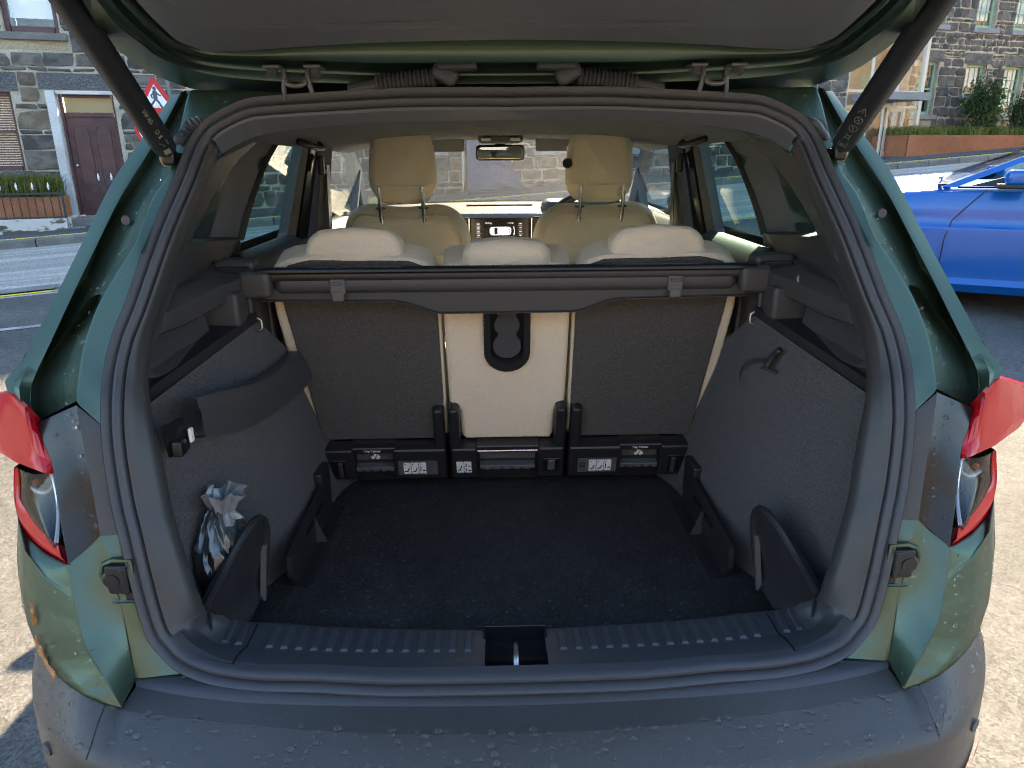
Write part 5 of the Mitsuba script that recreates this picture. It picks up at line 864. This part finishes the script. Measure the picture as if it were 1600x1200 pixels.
for i in range(4):
    for x in (-.093, .084): els += ui(sg.box(x-.006, .028-.016*i, x+.006, .031-.016*i))+ui(sg.box(x-.01, .021-.016*i, x+.01, .0216-.016*i))
m = meshkit.text_mesh('Parking', .006, .0006); m.apply_translation([-.065, .03, 0]); els.append(m); m = meshkit.text_mesh('11:42', .005, .0006); m.apply_translation([.03, .03, 0]); els.append(m)
m = cat(els); v = m.vertices; key = uniq(DS+'__screen__display'); scene[key] = mikit.ply(TM(np.c_[v[:, 0]*1.0, 3.0395-v[:, 2], 1.192+v[:, 1]], m.faces), 'white_print'); scene[key]['emitter'] = {'type': 'area', 'radiance': rgb(.045, .046, .05)}
for x in (-.165, .165):
    put(DS+'__vent', rbox((x, 3.05, 1.2), (.07, .02, .1), .01), 'hard_black', 40); put(DS+'__vent__frame', tube(np.array([[x-.033*np.sign(x), 3.038, 1.155], [x-.033*np.sign(x), 3.038, 1.245]]), .004, 8), 'chrome')
    for i in range(4): put(DS+'__vent__slat', rbox((x, 3.036, 1.17+.02*i), (.058, .012, .004), .0015), 'dark_plastic')
a = np.linspace(0, 2*math.pi, 41); wc = np.array([.365, 2.9, 1.175]); WR = rotx(-.45)
put(CAR+'__steering_wheel', tube(wc+(np.c_[.185*np.cos(a), np.zeros(41), .185*np.sin(a)] @ WR.T), .016, 10, False), 'dark_plastic', True); put(CAR+'__steering_wheel__boss', rbox(wc, (.16, .06, .12), .03, WR), 'dark_plastic', 40); put(CAR+'__steering_wheel__spoke', cat([rbox(wc+[s*.12, 0, 0], (.16, .02, .03), .008) for s in (-1, 1)]), 'dark_plastic', 40)
put(DS+'__instrument_hood', rbox((.365, 3.2, 1.275), (.36, .2, .07), .03), 'dash', 40)
# overhead console, mirror, visors
OC = cp('overhead_console', rbox((0, 2.68, 1.562), (.155, .2, .05), .012), 'headliner', 40); put(OC+'__lamp_row', rbox((0, 2.578, 1.565), (.12, .012, .018), .005), 'dark_plastic', 40)
put(OC+'__lamp_lens', cat([rbox((s*.05, 2.574, 1.548), (.034, .012, .01), .003) for s in (-1, 1)]), 'white_print', 40)
IM = cp('rear_view_mirror', rbox((.0, 2.8, 1.505), (.185, .03, .056), .014, rotz(-.06)), 'hard_black', 40); put(IM+'__glass', puff(rd([(-.084, -.022), (.084, -.02), (.086, .016), (.07, .022), (-.07, .021), (-.086, .012)], .006), .003, .001, [0, 2.7835, 1.505], [1, -.06, 0], [0, -.1, 1], [-.06, -1, -.1]), 'mirror_glass'); put(IM+'__stem', tube(np.array([[0, 2.81, 1.52], [0, 2.86, 1.55], [0, 2.92, 1.575]]), .02, 10), 'hard_black', True)
for sx in (-1, 1): vk = cp('sun_visor', rbox((sx*.3, 2.84, 1.55), (.33, .02, .085), .01, rotx(.3)), 'headliner', 40); put(vk+'__label', box((sx*.262, 2.826, 1.52), (.018, .002, .014)), 'card')
both('grab_handle', tube(rs([[.53, 1.95, 1.535], [.51, 2.0, 1.525], [.51, 2.12, 1.52], [.53, 2.18, 1.53]], 14), .009, 8), 'dark_plastic', True)

# ---------------------------------------------------------------- boot fittings
bt, bb_ = rs(G['BAND_T'], 30), rs(G['BAND_B'], 30)
inw = np.array([-.018, 0, 0]); bd = grid([bt+[.012, 0, -.002], bt+inw*.4+[0, 0, .002], bt+inw, bt*.75+bb_*.25+inw*1.1, bt*.7+bb_*.3+inw*1.25, bb_+inw*1.1, bb_+[0, 0, -.002], bb_+[.02, 0, 0]])
put(CAR+'__storage_band', cat([mir(bd, -1), mir(slab(np.array([bt[-1]+inw, bt[-1]+[.05, .0, 0], bb_[-1]+[.03, .02, 0], bb_[-1]+inw]), [0, .006, 0]), -1)]), 'trim', 35)
LP_ = G['LAMP']; lk = put(CAR+'__boot_lamp', mir(cat([slab(LP_[:4], [-.004, -.002, 0]), rbox(LP_[:4].mean(0)+[-.008, -.006, -.016], (.02, .03, .03), .006)]), -1), 'hard_black', 40)
lm = LP_[4:6].mean(0)+np.array([-.012, .004, .004]); key = uniq(lk+'__lens'); scene[key] = mikit.ply(mir(rbox(lm, (.006, .012, .026), .002), -1), 'card'); scene[key]['emitter'] = {'type': 'area', 'radiance': rgb(.5, .38, .25)}
dv = G['DIV']; dvp = np.array(dv); dk2 = both('bin_divider', cat([slab(dvp, [.014, 0, 0]), tube(rs(dvp[:7], 30), .0075, 8)]), 'dark_plastic', 40)
both('bin_divider_track', slab(np.array([dv[5]+[-.001, 0, .07], dv[5]+[-.012, 0, .07], dv[6]+[-.012, 0, .0], dv[6]+[-.001, 0, .0]]), [0, .01, .002]), 'trim')
SQ = G['STRAP']; sk = cp('cargo_strap', grid([rs(SQ[:4], 14)+[-.010, -.006, .008], rs(SQ[:4], 14)+[-.004, .0, -.004]]), 'trim', True); put(sk+'__buckle', cat([tube(rs(SQ[4:7]+[-.010, -.008, 0], 9), .007, 8), tube(np.array([SQ[4]+[-.024, -.01, .004], SQ[4]+[.008, -.022, -.006]]), .003, 6)]), 'dark_plastic', True)
for sx, w_ in ((-1, 'left'), (1, 'right')):
    k = thing('cargo_bracket', f'black L-shaped cargo bracket on the {w_} side of the boot floor', 'cargo bracket', 'cargo brackets on the boot floor')
    prof_ = np.array([[.459, 1.325, .621], [.459, 1.30, .66], [.459, 1.302, .705], [.459, 1.615, .722], [.459, 1.655, .70], [.459, 1.679, .621]])
    put(k+'__upright', mir(slab(prof_, [.011, 0, 0]), sx), 'dark_plastic'); put(k+'__base', mir(slab(np.array([[.462, 1.325, .6215], [.440, 1.318, .6215], [.432, 1.33, .6215], [.432, 1.49, .6215], [.437, 1.5, .6215], [.432, 1.512, .6215], [.432, 1.675, .6215], [.462, 1.679, .6215]]), [0, 0, .005]), sx), 'dark_plastic')
    put(k+'__gusset', mir(slab(np.array([[.459, 1.498, .626], [.435, 1.498, .627], [.459, 1.498, .69]]), [0, .004, 0]), sx), 'trim'); put(k+'__slot', mir(cat([box((.458, 1.45, .69), (.003, .06, .012)), box((.458, 1.54, .69), (.003, .06, .012))]), sx), 'hard_black')
    put(k+'__back_tab', mir(rbox((.48, 1.66, .69), (.03, .09, .11), .008), sx), 'dark_plastic', 40)
# plastic bag in the left bin
pb = thing('plastic_bag', 'crumpled clear and black plastic bag tied at the top, in the left side bin', 'plastic bag')
e = trimesh.creation.icosphere(5, 1.); v = e.vertices; th2 = np.arctan2(v[:, 1], v[:, 0]); n3 = meshkit.fbm(v*np.array([2.2, 2.2, 1.2]), 4, 3)
h_ = np.clip((v[:, 2]+1)/2, 0, 1); r_ = .86+.35*(n3-.5)+(.05+.09*h_)*np.abs(np.sin(3.5*th2+4*n3+1.5*v[:, 2]))-.06*np.abs(np.sin(8*th2+9*n3))*h_
vv = v*r_[:, None]*np.array([.066, .085, .12])*(1-np.array([1, 1, 0])*(.62*np.clip(v[:, 2:3]-.1, 0, 1)**1.4)); C_ = np.array([-.572, 1.235, .745])
put(pb+'__body', TM(vv+C_, e.faces), 'black_film', True)
top_ = vv[:, 2] > .045; put(pb+'__clear_neck', TM(vv*np.array([1.05, 1.05, 1.01])+C_+np.array([0, 0, .001]), e.faces[(v[e.faces].mean(1)[:, 2] > .45)]), 'clear_film', True)
u_ = np.linspace(0, 1, 14); a_ = np.linspace(0, 2*math.pi, 49); rr_ = np.interp(u_, [0, .25, .5, 1], [.03, .016, .02, .034])
put(pb+'__knot', grid([[C_+np.array([.012+.012*u+r*(1+.3*math.sin(7*a+3*u)+.15*math.sin(13*a))*math.cos(a), r*(1+.3*math.sin(6*a+2*u))*math.sin(a), .088+.062*u+.009*math.sin(5*a)*u]) for a in a_] for u, r in zip(u_, rr_)]), 'pale_film', True)
# luggage cover
LC = thing('luggage_cover', 'black roll-up luggage cover fitted across the boot behind the rear seats', 'luggage cover')
put(LC+'__cassette', cat([rbox((0, 1.57, 1.232), (1.02, .06, .045), .02)]), 'trim', 40); put(LC+'__pull_bar', rbox((0, 1.545, 1.26), (1.09, .03, .012), .004, rotx(-.3)), 'gloss_black', 40); put(LC+'__roll', tube(np.array([[-.53, 1.558, 1.25], [.53, 1.558, 1.25]]), .019, 16), 'dark_plastic', 40)
fl_ = np.array([(-.545, 1.222), (.545, 1.222), (.549, 1.20), (.54, 1.194), (.25, 1.19), (.215, 1.183), (.17, 1.166), (.15, 1.161), (-.15, 1.161), (-.17, 1.166), (-.215, 1.183), (-.25, 1.19), (-.54, 1.194), (-.549, 1.20)])
put(LC+'__flap', slab(np.c_[fl_[:, 0], 1.552+(1.222-fl_[:, 1])*.1, fl_[:, 1]], [0, .006, 0]), 'trim'); put(LC+'__flap__hem', tube(np.c_[fl_[2:, 0], np.full(12, 1.551)+(1.222-fl_[2:, 1])*.1, fl_[2:, 1]+.004], .0022, 6), 'dark_plastic', 40)
for sx in (-1, 1):
    put(LC+'__end_cap', rbox((sx*.545, 1.56, 1.235), (.07, .075, .06), .014), 'trim', 40); put(LC+'__release', rbox((sx*.60, 1.60, 1.268), (.09, .06, .03), .012), 'trim', 40)
    put(LC+'__hook', cat([rbox((sx*.369, 1.54, 1.228), (.034, .014, .034), .004), rbox((sx*.369, 1.536, 1.207), (.026, .012, .02), .004), tube(np.array([[sx*.369-.012, 1.53, 1.236], [sx*.369+.012, 1.53, 1.236]]), .003, 8)]), 'label_grey', 40)

# ---------------------------------------------------------------- tailgate, hinges, struts
def zg(y): return 1.645+.16*(1.5-y)+.25*np.maximum(0, 1.2-y)**2
KO = dict(K0=0, K1=-.026, K2=-.012, K3=-.038, K4=-.015, K5=-.012, K6=-.022)
def ext(name):
    c = G[name].copy(); c[0, 0] = 0; o = KO[name]; x = c[-1, 0]; y = c[-1, 1]
    ye = .42; add = [(x-.012*(i+1)/4, y+(ye-y)*(i+1)/4, zg(y+(ye-y)*(i+1)/4)+o) for i in range(4)]
    return rs(np.vstack([c, add]), 90)
K = {k: ext(k) for k in KO}; up = lambda h: np.array([0, 0, h]); fw = lambda d: np.array([0, d, 0])
TG = uniq(CAR+'__tailgate')
def dbl(R): return grid([np.vstack([(r*np.array([-1, 1, 1]))[::-1][:-1], r]) for r in R])
scene[TG] = mikit.ply(dbl([K['K0']+up(.03), K['K0'], K['K0']*.9+K['K1']*.1+up(-.012), K['K1'], K['K1']*.85+K['K2']*.15+up(.006), K['K2']*.9+K['K1']*.1+up(.004), K['K2'], K['K2']+up(.012), K['K2']*.5+K['K3']*.5+up(.022), K['K3']*.8+K['K2']*.2+up(.014), K['K3'], K['K3']*.5+K['K4']*.5+fw(-.004), K['K4'], K['K4']+up(.022), K['K5']+up(.02)]), 'paint', smooth=35)
put(TG+'__inner_trim', dbl([K['K5']+up(.03), K['K5'], K['K5']*.92+K['K6']*.08+up(-.004), K['K6']*.94+K['K5']*.06+up(.004), K['K6'], K['K6']*np.array([.8, 1, 1])+up(.0), K['K6']*np.array([.4, 1, 1]), K['K6']*np.array([0, 1, 1])]), 'gate_trim', 25)
put(TG+'__outer_skin', grid([[(x, y, zg(y)+.075-.03*(x/.66)**2-.02*abs(x/.66)**6) for x in np.linspace(-.66, .66, 15)] for y in np.linspace(1.6, .36, 14)]), 'paint', True)
put(TG+'__lower_edge', rbox((0, .37, 2.06), (1.2, .08, .13), .03), 'paint', 40); put(TG+'__inner_trim__lip', tube(K['K5'][:60:3]*np.array([1, 1, 1]), .002, 5), 'dark_plastic')
for sx in (-1, 1):
    leaf = [cat([rbox((sx*.385+d*.036, 1.41, 1.652), (.03, .05, .006), .002), tube(np.array([[sx*.385+d*.022, 1.415, 1.650], [sx*.385+d*.021, 1.412, 1.634], [sx*.385+d*.025, 1.416, 1.615], [sx*.385+d*.0265, 1.428, 1.60]]), .0045, 8)]) for d in (-1, 1)]
    h = put(TG+'__hinge', leaf[0], 'galv', 40); put(h+'__leaf', leaf[1], 'galv', 40)
    put(h+'__pivot', tube(rs([[sx*.385-.017, 1.408, 1.634], [sx*.385-.015, 1.405, 1.624], [sx*.385, 1.404, 1.621], [sx*.385+.015, 1.405, 1.624], [sx*.385+.017, 1.408, 1.634]], 12), .0045, 8), 'galv', True)
    for d in (-1, 1): put(h+'__bolt', tube(np.array([[sx*.385+d*.04, 1.402, 1.648], [sx*.385+d*.04, 1.397, 1.637]]), .009, 6), 'galv')
    gp_ = G['GAITER']*np.array([sx, 1, 1]); path = rs(gp_[:5], 90); rr = .012+.0035*(np.sin(np.linspace(0, 34*6.28, 90*1))*1.0); path = rs(gp_[:4], 141); s_ = np.linspace(0, 1, 141)
    rr = np.where((s_ > .32), .0165+.0028*np.sin(s_*2*math.pi*21), .011); gk = put(TG+'__cable_gaiter', tube(path, rr, 12), 'rubber', 30)
    put(gk+'__elbow', cat([rbox(gp_[3]*.45+gp_[4]*.55+[-sx*.012, -.004, .0], (.05, .04, .032), .012, np.array([[math.cos(-sx*.5), 0, math.sin(-sx*.5)], [0, 1, 0], [-math.sin(-sx*.5), 0, math.cos(-sx*.5)]])), rbox((sx*.09, 1.405, 1.652), (.072, .04, .014), .006)]), 'rubber', 40)
for sx in (-1, 1):
    a, b = G['STRUT']*np.array([sx, 1, 1]); ax = (b-a)/np.linalg.norm(b-a); L_ = np.linalg.norm(b-a)
    k = put(TG+'__strut', tube(np.array([a+ax*.012, a+ax*.014, a+ax*.03, a+ax*.032, b, b+ax*.1]), [.012, .0195, .0205, .0215, .0215, .0215], 28), 'strut_black', 40)
    put(k+'__ball_joint', cat([rbox(a+ax*.0+[-sx*.0, 0, -.006], (.026, .026, .03), .008), tube(np.array([a+[0, 0, -.004], a+[-sx*.03, .03, -.012]]), .009, 10)]), 'hard_black', 40)
    put(k+'__rust_stain', TM(trimesh.creation.icosphere(2, 1.).vertices*[.012, .004, .017]+a+np.array([sx*.016, .02, -.006]), trimesh.creation.icosphere(2, 1.).faces), 'rust', True)
    N_ = EYE-(a+ax*.07); N_ -= ax*(N_@ax); N_ /= np.linalg.norm(N_); Bv = np.cross(ax, N_) # to image: for both struts
    def wrap(m, along, sgn_u, upv):
        v = m.vertices; ang = v[:, 1]/.0217; return TM(a+ax*along+ (sgn_u*v[:, :1])*ax+.0217*(np.cos(ang)[:, None]*N_+np.sin(ang)[:, None]*upv)+v[:, 2:3]*N_*.3, m.faces)
    if sx < 0:
        upv = Bv if Bv@RT > 0 else -Bv
        m = meshkit.text_mesh('VW AG', .0068, .0006, True); put(k+'__marking', wrap(TM(m.vertices+[0, .001, 0], m.faces), .125, -1, upv), 'grey_print')
        mm = [trimesh.creation.extrude_polygon(g, .0005, engine='earcut') for g in [sg.Point(.052, .004).buffer(.004).difference(sg.Point(.052, .004).buffer(.0028)), sg.box(.062, .0, .066, .008), sg.box(.075, -.004, .077, .010), sg.box(.079, -.002, .081, .010), sg.box(.083, .0, .085, .010), sg.box(.094, -.006, .105, .006)]]
        put(k+'__marking', wrap(cat(mm), .125, -1, upv), 'grey_print')
    else:
        upv = Bv if Bv@UPV > 0 else -Bv; mm = []
        ring_ = lambda x: sg.Point(x, 0).buffer(.0075).difference(sg.Point(x, 0).buffer(.0066))
        tri = sg.Polygon([(-.009, -.007), (-.009, .009), (.006, .001)]); ln = lambda *p: sg.LineString(p).buffer(.0004)
        shapes = [tri.difference(tri.buffer(-.001)), ln((-.007, .001), (.0, .001)), ring_(-.022), ln((-.028, -.004), (-.016, .004)), ln((-.027, .004), (-.017, -.004)), ring_(-.042), ln((-.047, .0), (-.037, .0)), ln((-.042, 0), (-.038, .004)), ln((-.070, -.006), (-.056, .006)), ln((-.070, .006), (-.056, -.006)), sg.box(-.067, -.004, -.059, .004).difference(sg.box(-.066, -.003, -.06, .003)), sg.box(-.088, -.008, -.077, .008).difference(sg.box(-.0872, -.0072, -.0778, .0072)), ln((-.086, -.003), (-.08, -.003)), ln((-.086, .0), (-.08, .0)), ln((-.086, .003), (-.08, .003))]
        for s_ in shapes: mm += [trimesh.creation.extrude_polygon(g, .0005, engine='earcut') for g in getattr(s_, 'geoms', [s_])]
        put(k+'__marking', wrap(cat(mm), .115, 1, upv), 'grey_print')
GR = G['GROM']
cp('strut_cable', tube(rs(GR*np.array([-1, 1, 1]), 80), .0125+.0022*np.sin(np.linspace(0, 12*6.28, 80)), 12), 'rubber', 30); cp('strut_cable', tube(rs(GR*np.array([1, 1, 1])+[0, 0, -.004], 24), .009, 12), 'rubber', True)
for sx in (-1, 1): cp('cable_grommet', tube(np.array([[sx*.592, 1.455, 1.535], [sx*.592, 1.428, 1.537]]), .024, 20), 'rubber', 30)
both('panel_plug', tube(np.array([G['B2'][3]*.5+G['B1'][4]*.5+[0, .006, 0], G['B2'][3]*.5+G['B1'][4]*.5+[0, .000, 0]]), .0085, 16), 'rubber', 30)

# ---------------------------------------------------------------- raindrops
def drops(meshes, n, seed, r0=.0011, sg_=.45, rmax=.0048, weight=None):
    m = cat(meshes); r = np.random.default_rng(seed); fa = m.area_faces.copy()
    if weight is not None: fa = fa*weight(m.triangles_center)
    fi = r.choice(len(fa), n, p=fa/fa.sum()); a, b = r.random(n), r.random(n); sw = a+b > 1; a[sw] = 1-a[sw]; b[sw] = 1-b[sw]
    t = m.triangles[fi]; P = t[:, 0]+a[:, None]*(t[:, 1]-t[:, 0])+b[:, None]*(t[:, 2]-t[:, 0]); N = m.face_normals[fi]; N = N*np.sign(((EYE-P)*N).sum(1))[:, None]
    ic = trimesh.creation.icosphere(1, 1.); vs, fs = [], []
    for i in range(n):
        nn = N[i]; t1 = np.cross(nn, [.3, .2, .9]); t1 /= np.linalg.norm(t1); t2 = np.cross(nn, t1); q = min(rmax, r0*math.exp(sg_*r.normal()))
        if r.random() < .06: q = min(rmax, q*2.2)
        e1, e2 = r.uniform(.8, 1.25, 2); v = ic.vertices; fs.append(ic.faces+len(ic.vertices)*i); vs.append(P[i]+q*(v[:, :1]*t1*e1+v[:, 1:2]*t2*e2+v[:, 2:3]*nn*.82+nn*.32))
    return TM(np.vstack(vs), np.vstack(fs))
bm = grid([mid(r) for r in bump_rows[:5]])
put(BP+'__raindrops', drops([bm], 700, 1, .0019, .5, .005), 'water', True, kind='stuff')
ridge = grid([mid(r) for r in (bcf+[0, .004, 0], bcf*.95+ED*.05)]); put(BP+'__raindrops', drops([ridge], 60, 2, .0036, .35, .006), 'water', True, kind='stuff')
pans = [mir(m, sx) for sx in (-1, 1) for m in (grid([bA, bA*.55+lin*.45+[0, .004, 0], lin]), grid([B1g, B1g*.5+B2*.5+[0, .018, 0], B2]), grid([cr2, cr2*.66+oc*.34+bul*.9, cr2*.33+oc*.67+bul, oc]), grid([bB, bB*.5+cr*.5+[0, .01, 0], cr]), grid([sA, sA*.55+B1*.45+outn(sA)*.0015, B1]))]
cp('raindrops', drops(pans, 900, 3, .0014, .4, .0035), 'water', True, kind='stuff')

# ---------------------------------------------------------------- blue car
BC = thing('blue_car', 'bright blue hatchback parked on the right, side on, behind the green car', 'car')
th_ = math.radians(-30); eL = np.array([math.cos(th_), math.sin(th_), 0]); eW = np.array([-math.sin(th_), math.cos(th_), 0]); gz0 = .2; P0 = np.array([2.5, 6.55, gz0])+eW*.9
def bl(L, w, z): L, w, z = np.broadcast_arrays(np.asarray(L, float), w, z); return P0+L[..., None]*eL+w[..., None]*eW+z[..., None]*np.array([0, 0, 1.])
I = np.interp
Ls = np.r_[0, .05, .12, .25, .4, np.arange(.5, 1.4, .045), np.arange(1.4, 4.2, .14), 4.22]
rows = []
for L in Ls:
    wmax = I(L, [0, .05, .15, .35, .7, 3.6, 4.0, 4.22], [.42, .55, .68, .8, .89, .9, .84, .7]); zs_ = I(L, [0, .12, .5, 1.35, 4.22], [.62, .80, .92, 1.0, 1.04]); zc = I(L, [0, .1, .4, .9, 1.4, 4.22], [.68, .84, .98, 1.06, 1.11, 1.1])
    r = [(-wmax*.93, .17), (-wmax*.985, .24), (-wmax*.955, .29), (-wmax*.962, .36), (-wmax*.985, .46), (-wmax, .60), (-wmax*1.005, .69), (-wmax*.998, .705), (-wmax*.962, .735), (-wmax*.968, .80), (-wmax*.958, .87), (-wmax*.93, zs_-.03), (-wmax*.90, zs_), (-wmax*.6, zs_*.35+zc*.65), (-wmax*.25, zc), (0, zc+.005)]
    r = r+[(-w, z) for w, z in r[::-1][1:]]; rows.append([bl(L, w, z) for w, z in r])
g_ = grid(rows); lc = (g_.triangles_center-P0)@eL; zc_ = g_.triangles_center[:, 2]-gz0
keep = ~((((lc-.92)**2+(zc_-.33)**2 < .365**2) | ((lc-3.5)**2+(zc_-.33)**2 < .365**2)) & (zc_ < .74)) & ~((lc > 1.5) & (lc < 4.1) & (zc_ > 1.05))
put(BC+'__body', TM(g_.vertices, g_.faces[keep]), 'blue_paint', 30)
put(BC+'__wheel_arch', cat([tube(bl(c+.37*np.cos(a), -.87, .33+.37*np.sin(a)), .012, 6) for c in (.92, 3.5) for a in [np.linspace(-.3, math.pi+.3, 24)]]), 'blue_paint', True)
put(BC+'__underbody', TM(bl(*(trimesh.creation.box((3.7, 1.5, .35)).vertices+[2.1, 0, .4]).T), trimesh.creation.box((1, 1, 1)).faces), 'hard_black')
for L in (.92, 3.5):
    for w in (-.79, .79):
        m = trimesh.creation.annulus(.2, .32, .2, sections=36); k = put(BC+'__wheel', TM(bl(L+m.vertices[:, 0], w+m.vertices[:, 2], .33+m.vertices[:, 1]), m.faces), 'tyre', 30)
        m = cat([box((0, 0, 0), (.4, .05, .03), rotz(a)) for a in np.arange(5)*math.pi/5]); put(k+'__rim', TM(bl(L+m.vertices[:, 0], w*1.08+m.vertices[:, 2], .33+m.vertices[:, 1]), m.faces), 'pale_metal')
for sgn in (-1, 1):
    f = lambda L, z: bl(L, sgn*I(z, [1.0, 1.47], [.835, .60]), z)
    top_ = lambda L: I(L, [1.42, 2.2, 2.9, 3.7, 4.15], [1.05, 1.42, 1.47, 1.40, 1.10])
    def pil(La, Lb, wd, za=1.02): return slab(np.array([f(La, za), f(Lb, top_(Lb)), f(Lb+wd, top_(Lb+wd)), f(La+wd, za)]), eW*sgn*.03)
    [put(BC+'__pillar', pil(*a_), 'blue_paint', 30) for a_ in ((1.30, 2.2, .11), (2.55, 2.62, .09), (3.9, 3.55, .25))]
    put(BC+'__pillar_trim', cat([slab(np.array([f(1.50, 1.03), f(1.78, 1.03), f(1.8, 1.12)]), eW*sgn*.032)]), 'dark_plastic'); put(BC+'__roof_rail', slab(np.array([f(2.2, 1.42), f(2.9, 1.47), f(3.7, 1.40), f(3.7, 1.34), f(2.9, 1.41), f(2.3, 1.37)]), eW*sgn*.03), 'blue_paint')
    put(BC+'__side_window', TM(np.array([f(1.5, 1.03), f(2.6, 1.03), f(2.6, 1.42), f(2.3, 1.39)]), [[0, 1, 2], [0, 2, 3]]), 'front_glass'); put(BC+'__side_window', TM(np.array([f(2.6, 1.03), f(3.9, 1.05), f(3.6, 1.36), f(2.6, 1.42)]), [[0, 1, 2], [0, 2, 3]]), 'front_glass')
    put(BC+'__window_seal', tube(np.array([f(1.42, 1.018), f(3.95, 1.035)])+eW*sgn*.01, .008, 6), 'hard_black')
    mk = put(BC+'__mirror', TM(bl(*(rbox((0, 0, 0), (.17, .2, .12), .045).vertices+[1.80, sgn*.96, 1.10]).T), rbox((0, 0, 0), (.17, .2, .12), .045).faces), 'blue_paint', 50); put(mk+'__base', TM(bl(*(rbox((0, 0, 0), (.2, .22, .04), .015).vertices+[1.77, sgn*.93, 1.035]).T), rbox((0, 0, 0), (.2, .22, .04), .015).faces), 'dark_plastic', 40)
    put(BC+'__door_gap', tube(np.array([bl(1.62, sgn*.842, 1.0), bl(1.50, sgn*.862, .86), bl(1.42, sgn*.878, .76), bl(1.385, sgn*.903, .62), bl(1.38, sgn*.888, .42), bl(1.40, sgn*.875, .28)]), .004, 5), 'hard_black', True)
    hl_ = rbox((0, 0, 0), (.36, .1, .11), .03); put(BC+'__headlight', TM(bl(*(hl_.vertices+[.28, sgn*.70, .80]).T), hl_.faces), 'clear_lens', 40)
put(BC+'__roof', grid([[bl(L, w, I(L, [2.2, 2.9, 3.7], [1.42, 1.47, 1.40])+.03*(1-(w/.6)**2)) for w in np.linspace(-.6, .6, 11)] for L in np.linspace(2.2, 3.7, 8)]), 'blue_paint', True)
put(BC+'__windscreen', grid([[bl(1.32+.88*v-.12*(1-v)*(1-(w/.83)**2), w*(1-.28*v), 1.04+.38*v) for w in np.linspace(-.83, .83, 11)] for v in np.linspace(0, 1, 6)]), 'clear_glass', True); put(BC+'__rear_window', grid([[bl(3.7+.5*v, w*(.72+.28*v), 1.40-.34*v) for w in np.linspace(-.83, .83, 9)] for v in np.linspace(0, 1, 4)]), 'privacy_glass', True)
put(BC+'__scuttle', grid([[bl(L, w, 1.04-.0*(L-1.2)+.03*(1-(w/.83)**2)) for w in np.linspace(-.8, .8, 9)] for L in (1.27, 1.37)]), 'hard_black'); put(BC+'__wiper', tube(bl([1.28, 1.32, 1.30], np.array([-.7, -.3, .1]), 1.085), .008, 6), 'hard_black')
put(BC+'__seat', cat([TM(bl(*(rbox((0, 0, 0), (.14, .5, .62), .05).vertices+[2.5, w, 1.0]).T), rbox((0, 0, 0), (.14, .5, .62), .05).faces) for w in (-.38,)]), 'dash', 40); put(BC+'__seat', cat([TM(bl(*(rbox((0, 0, 0), (.14, .5, .62), .05).vertices+[2.5, w, 1.0]).T), rbox((0, 0, 0), (.14, .5, .62), .05).faces) for w in (.38,)]), 'dash', 40); put(BC+'__dashboard', TM(bl(*(rbox((0, 0, 0), (.5, 1.4, .2), .06).vertices+[1.7, 0, .93]).T), rbox((0, 0, 0), (.5, 1.4, .2), .06).faces), 'dash', 40)
put(BC+'__raindrops', drops([TM(g_.vertices, g_.faces[(zc_ > .93) & (lc < 1.3)])], 1600, 8, .0035, .3, .007), 'water', True, kind='stuff')

# ---------------------------------------------------------------- road signs
SG = thing('road_sign', 'red bordered triangular pedestrian warning sign above a round sign on a grey post', 'road sign')
tS = 13.95; put(SG+'__post', tube(W(np.full(2, -1.42), tS+.06, np.array([.3, 3.0])), .038, 14), 'galv', True)
tri = sg.Polygon([(-1.985, 2.2), (-1.275, 2.2), (-1.63, 2.79)]); tri = tri.buffer(-.04).buffer(.04); tin = tri.buffer(-.075)
def onsign(pol, d0, h): m = cat([trimesh.creation.extrude_polygon(g, h, engine='earcut') for g in getattr(pol, 'geoms', [pol])]); return TM(W(m.vertices[:, 0], tS-d0-m.vertices[:, 2], m.vertices[:, 1]), m.faces)
put(SG+'__warning_plate', onsign(tri, 0, .004), 'sign_red'); put(SG+'__warning_plate__field', onsign(tin, .004, .001), 'sign_white')
L = lambda w, *p: sg.LineString([(-1.63+x, 2.2+z) for x, z in p]).buffer(w)
ped = sg.Point(-1.63, 2.2+.38).buffer(.03).union(L(.034, (0, .32), (0, .23))).union(L(.017, (0, .22), (-.05, .15), (-.09, .10))).union(L(.017, (0, .22), (.045, .16), (.08, .09))).union(L(.012, (0, .33), (-.06, .27), (-.05, .23))).union(L(.012, (0, .33), (.055, .28), (.08, .27)))
put(SG+'__warning_plate__pedestrian', onsign(ped, .005, .001), 'sign_black'); put(SG+'__warning_plate__crossing_line', onsign(sg.MultiPolygon([sg.box(-1.80+.06*i, 2.285, -1.765+.06*i, 2.295) for i in range(6)]), .005, .001), 'sign_black')
rd_ = sg.Point(-1.73, 1.94).buffer(.29); put(SG+'__round_plate', onsign(rd_, 0, .004), 'sign_red'); put(SG+'__round_plate__field', onsign(rd_.buffer(-.055), .004, .001), 'sign_white')
put(SG+'__bracket', cat([cbox(-1.9, -1.38, tS+.004, tS+.03, 2.34, 2.37), cbox(-1.9, -1.38, tS+.004, tS+.03, 2.6, 2.63), cbox(-1.9, -1.38, tS+.004, tS+.03, 1.92, 1.95)]), 'galv')
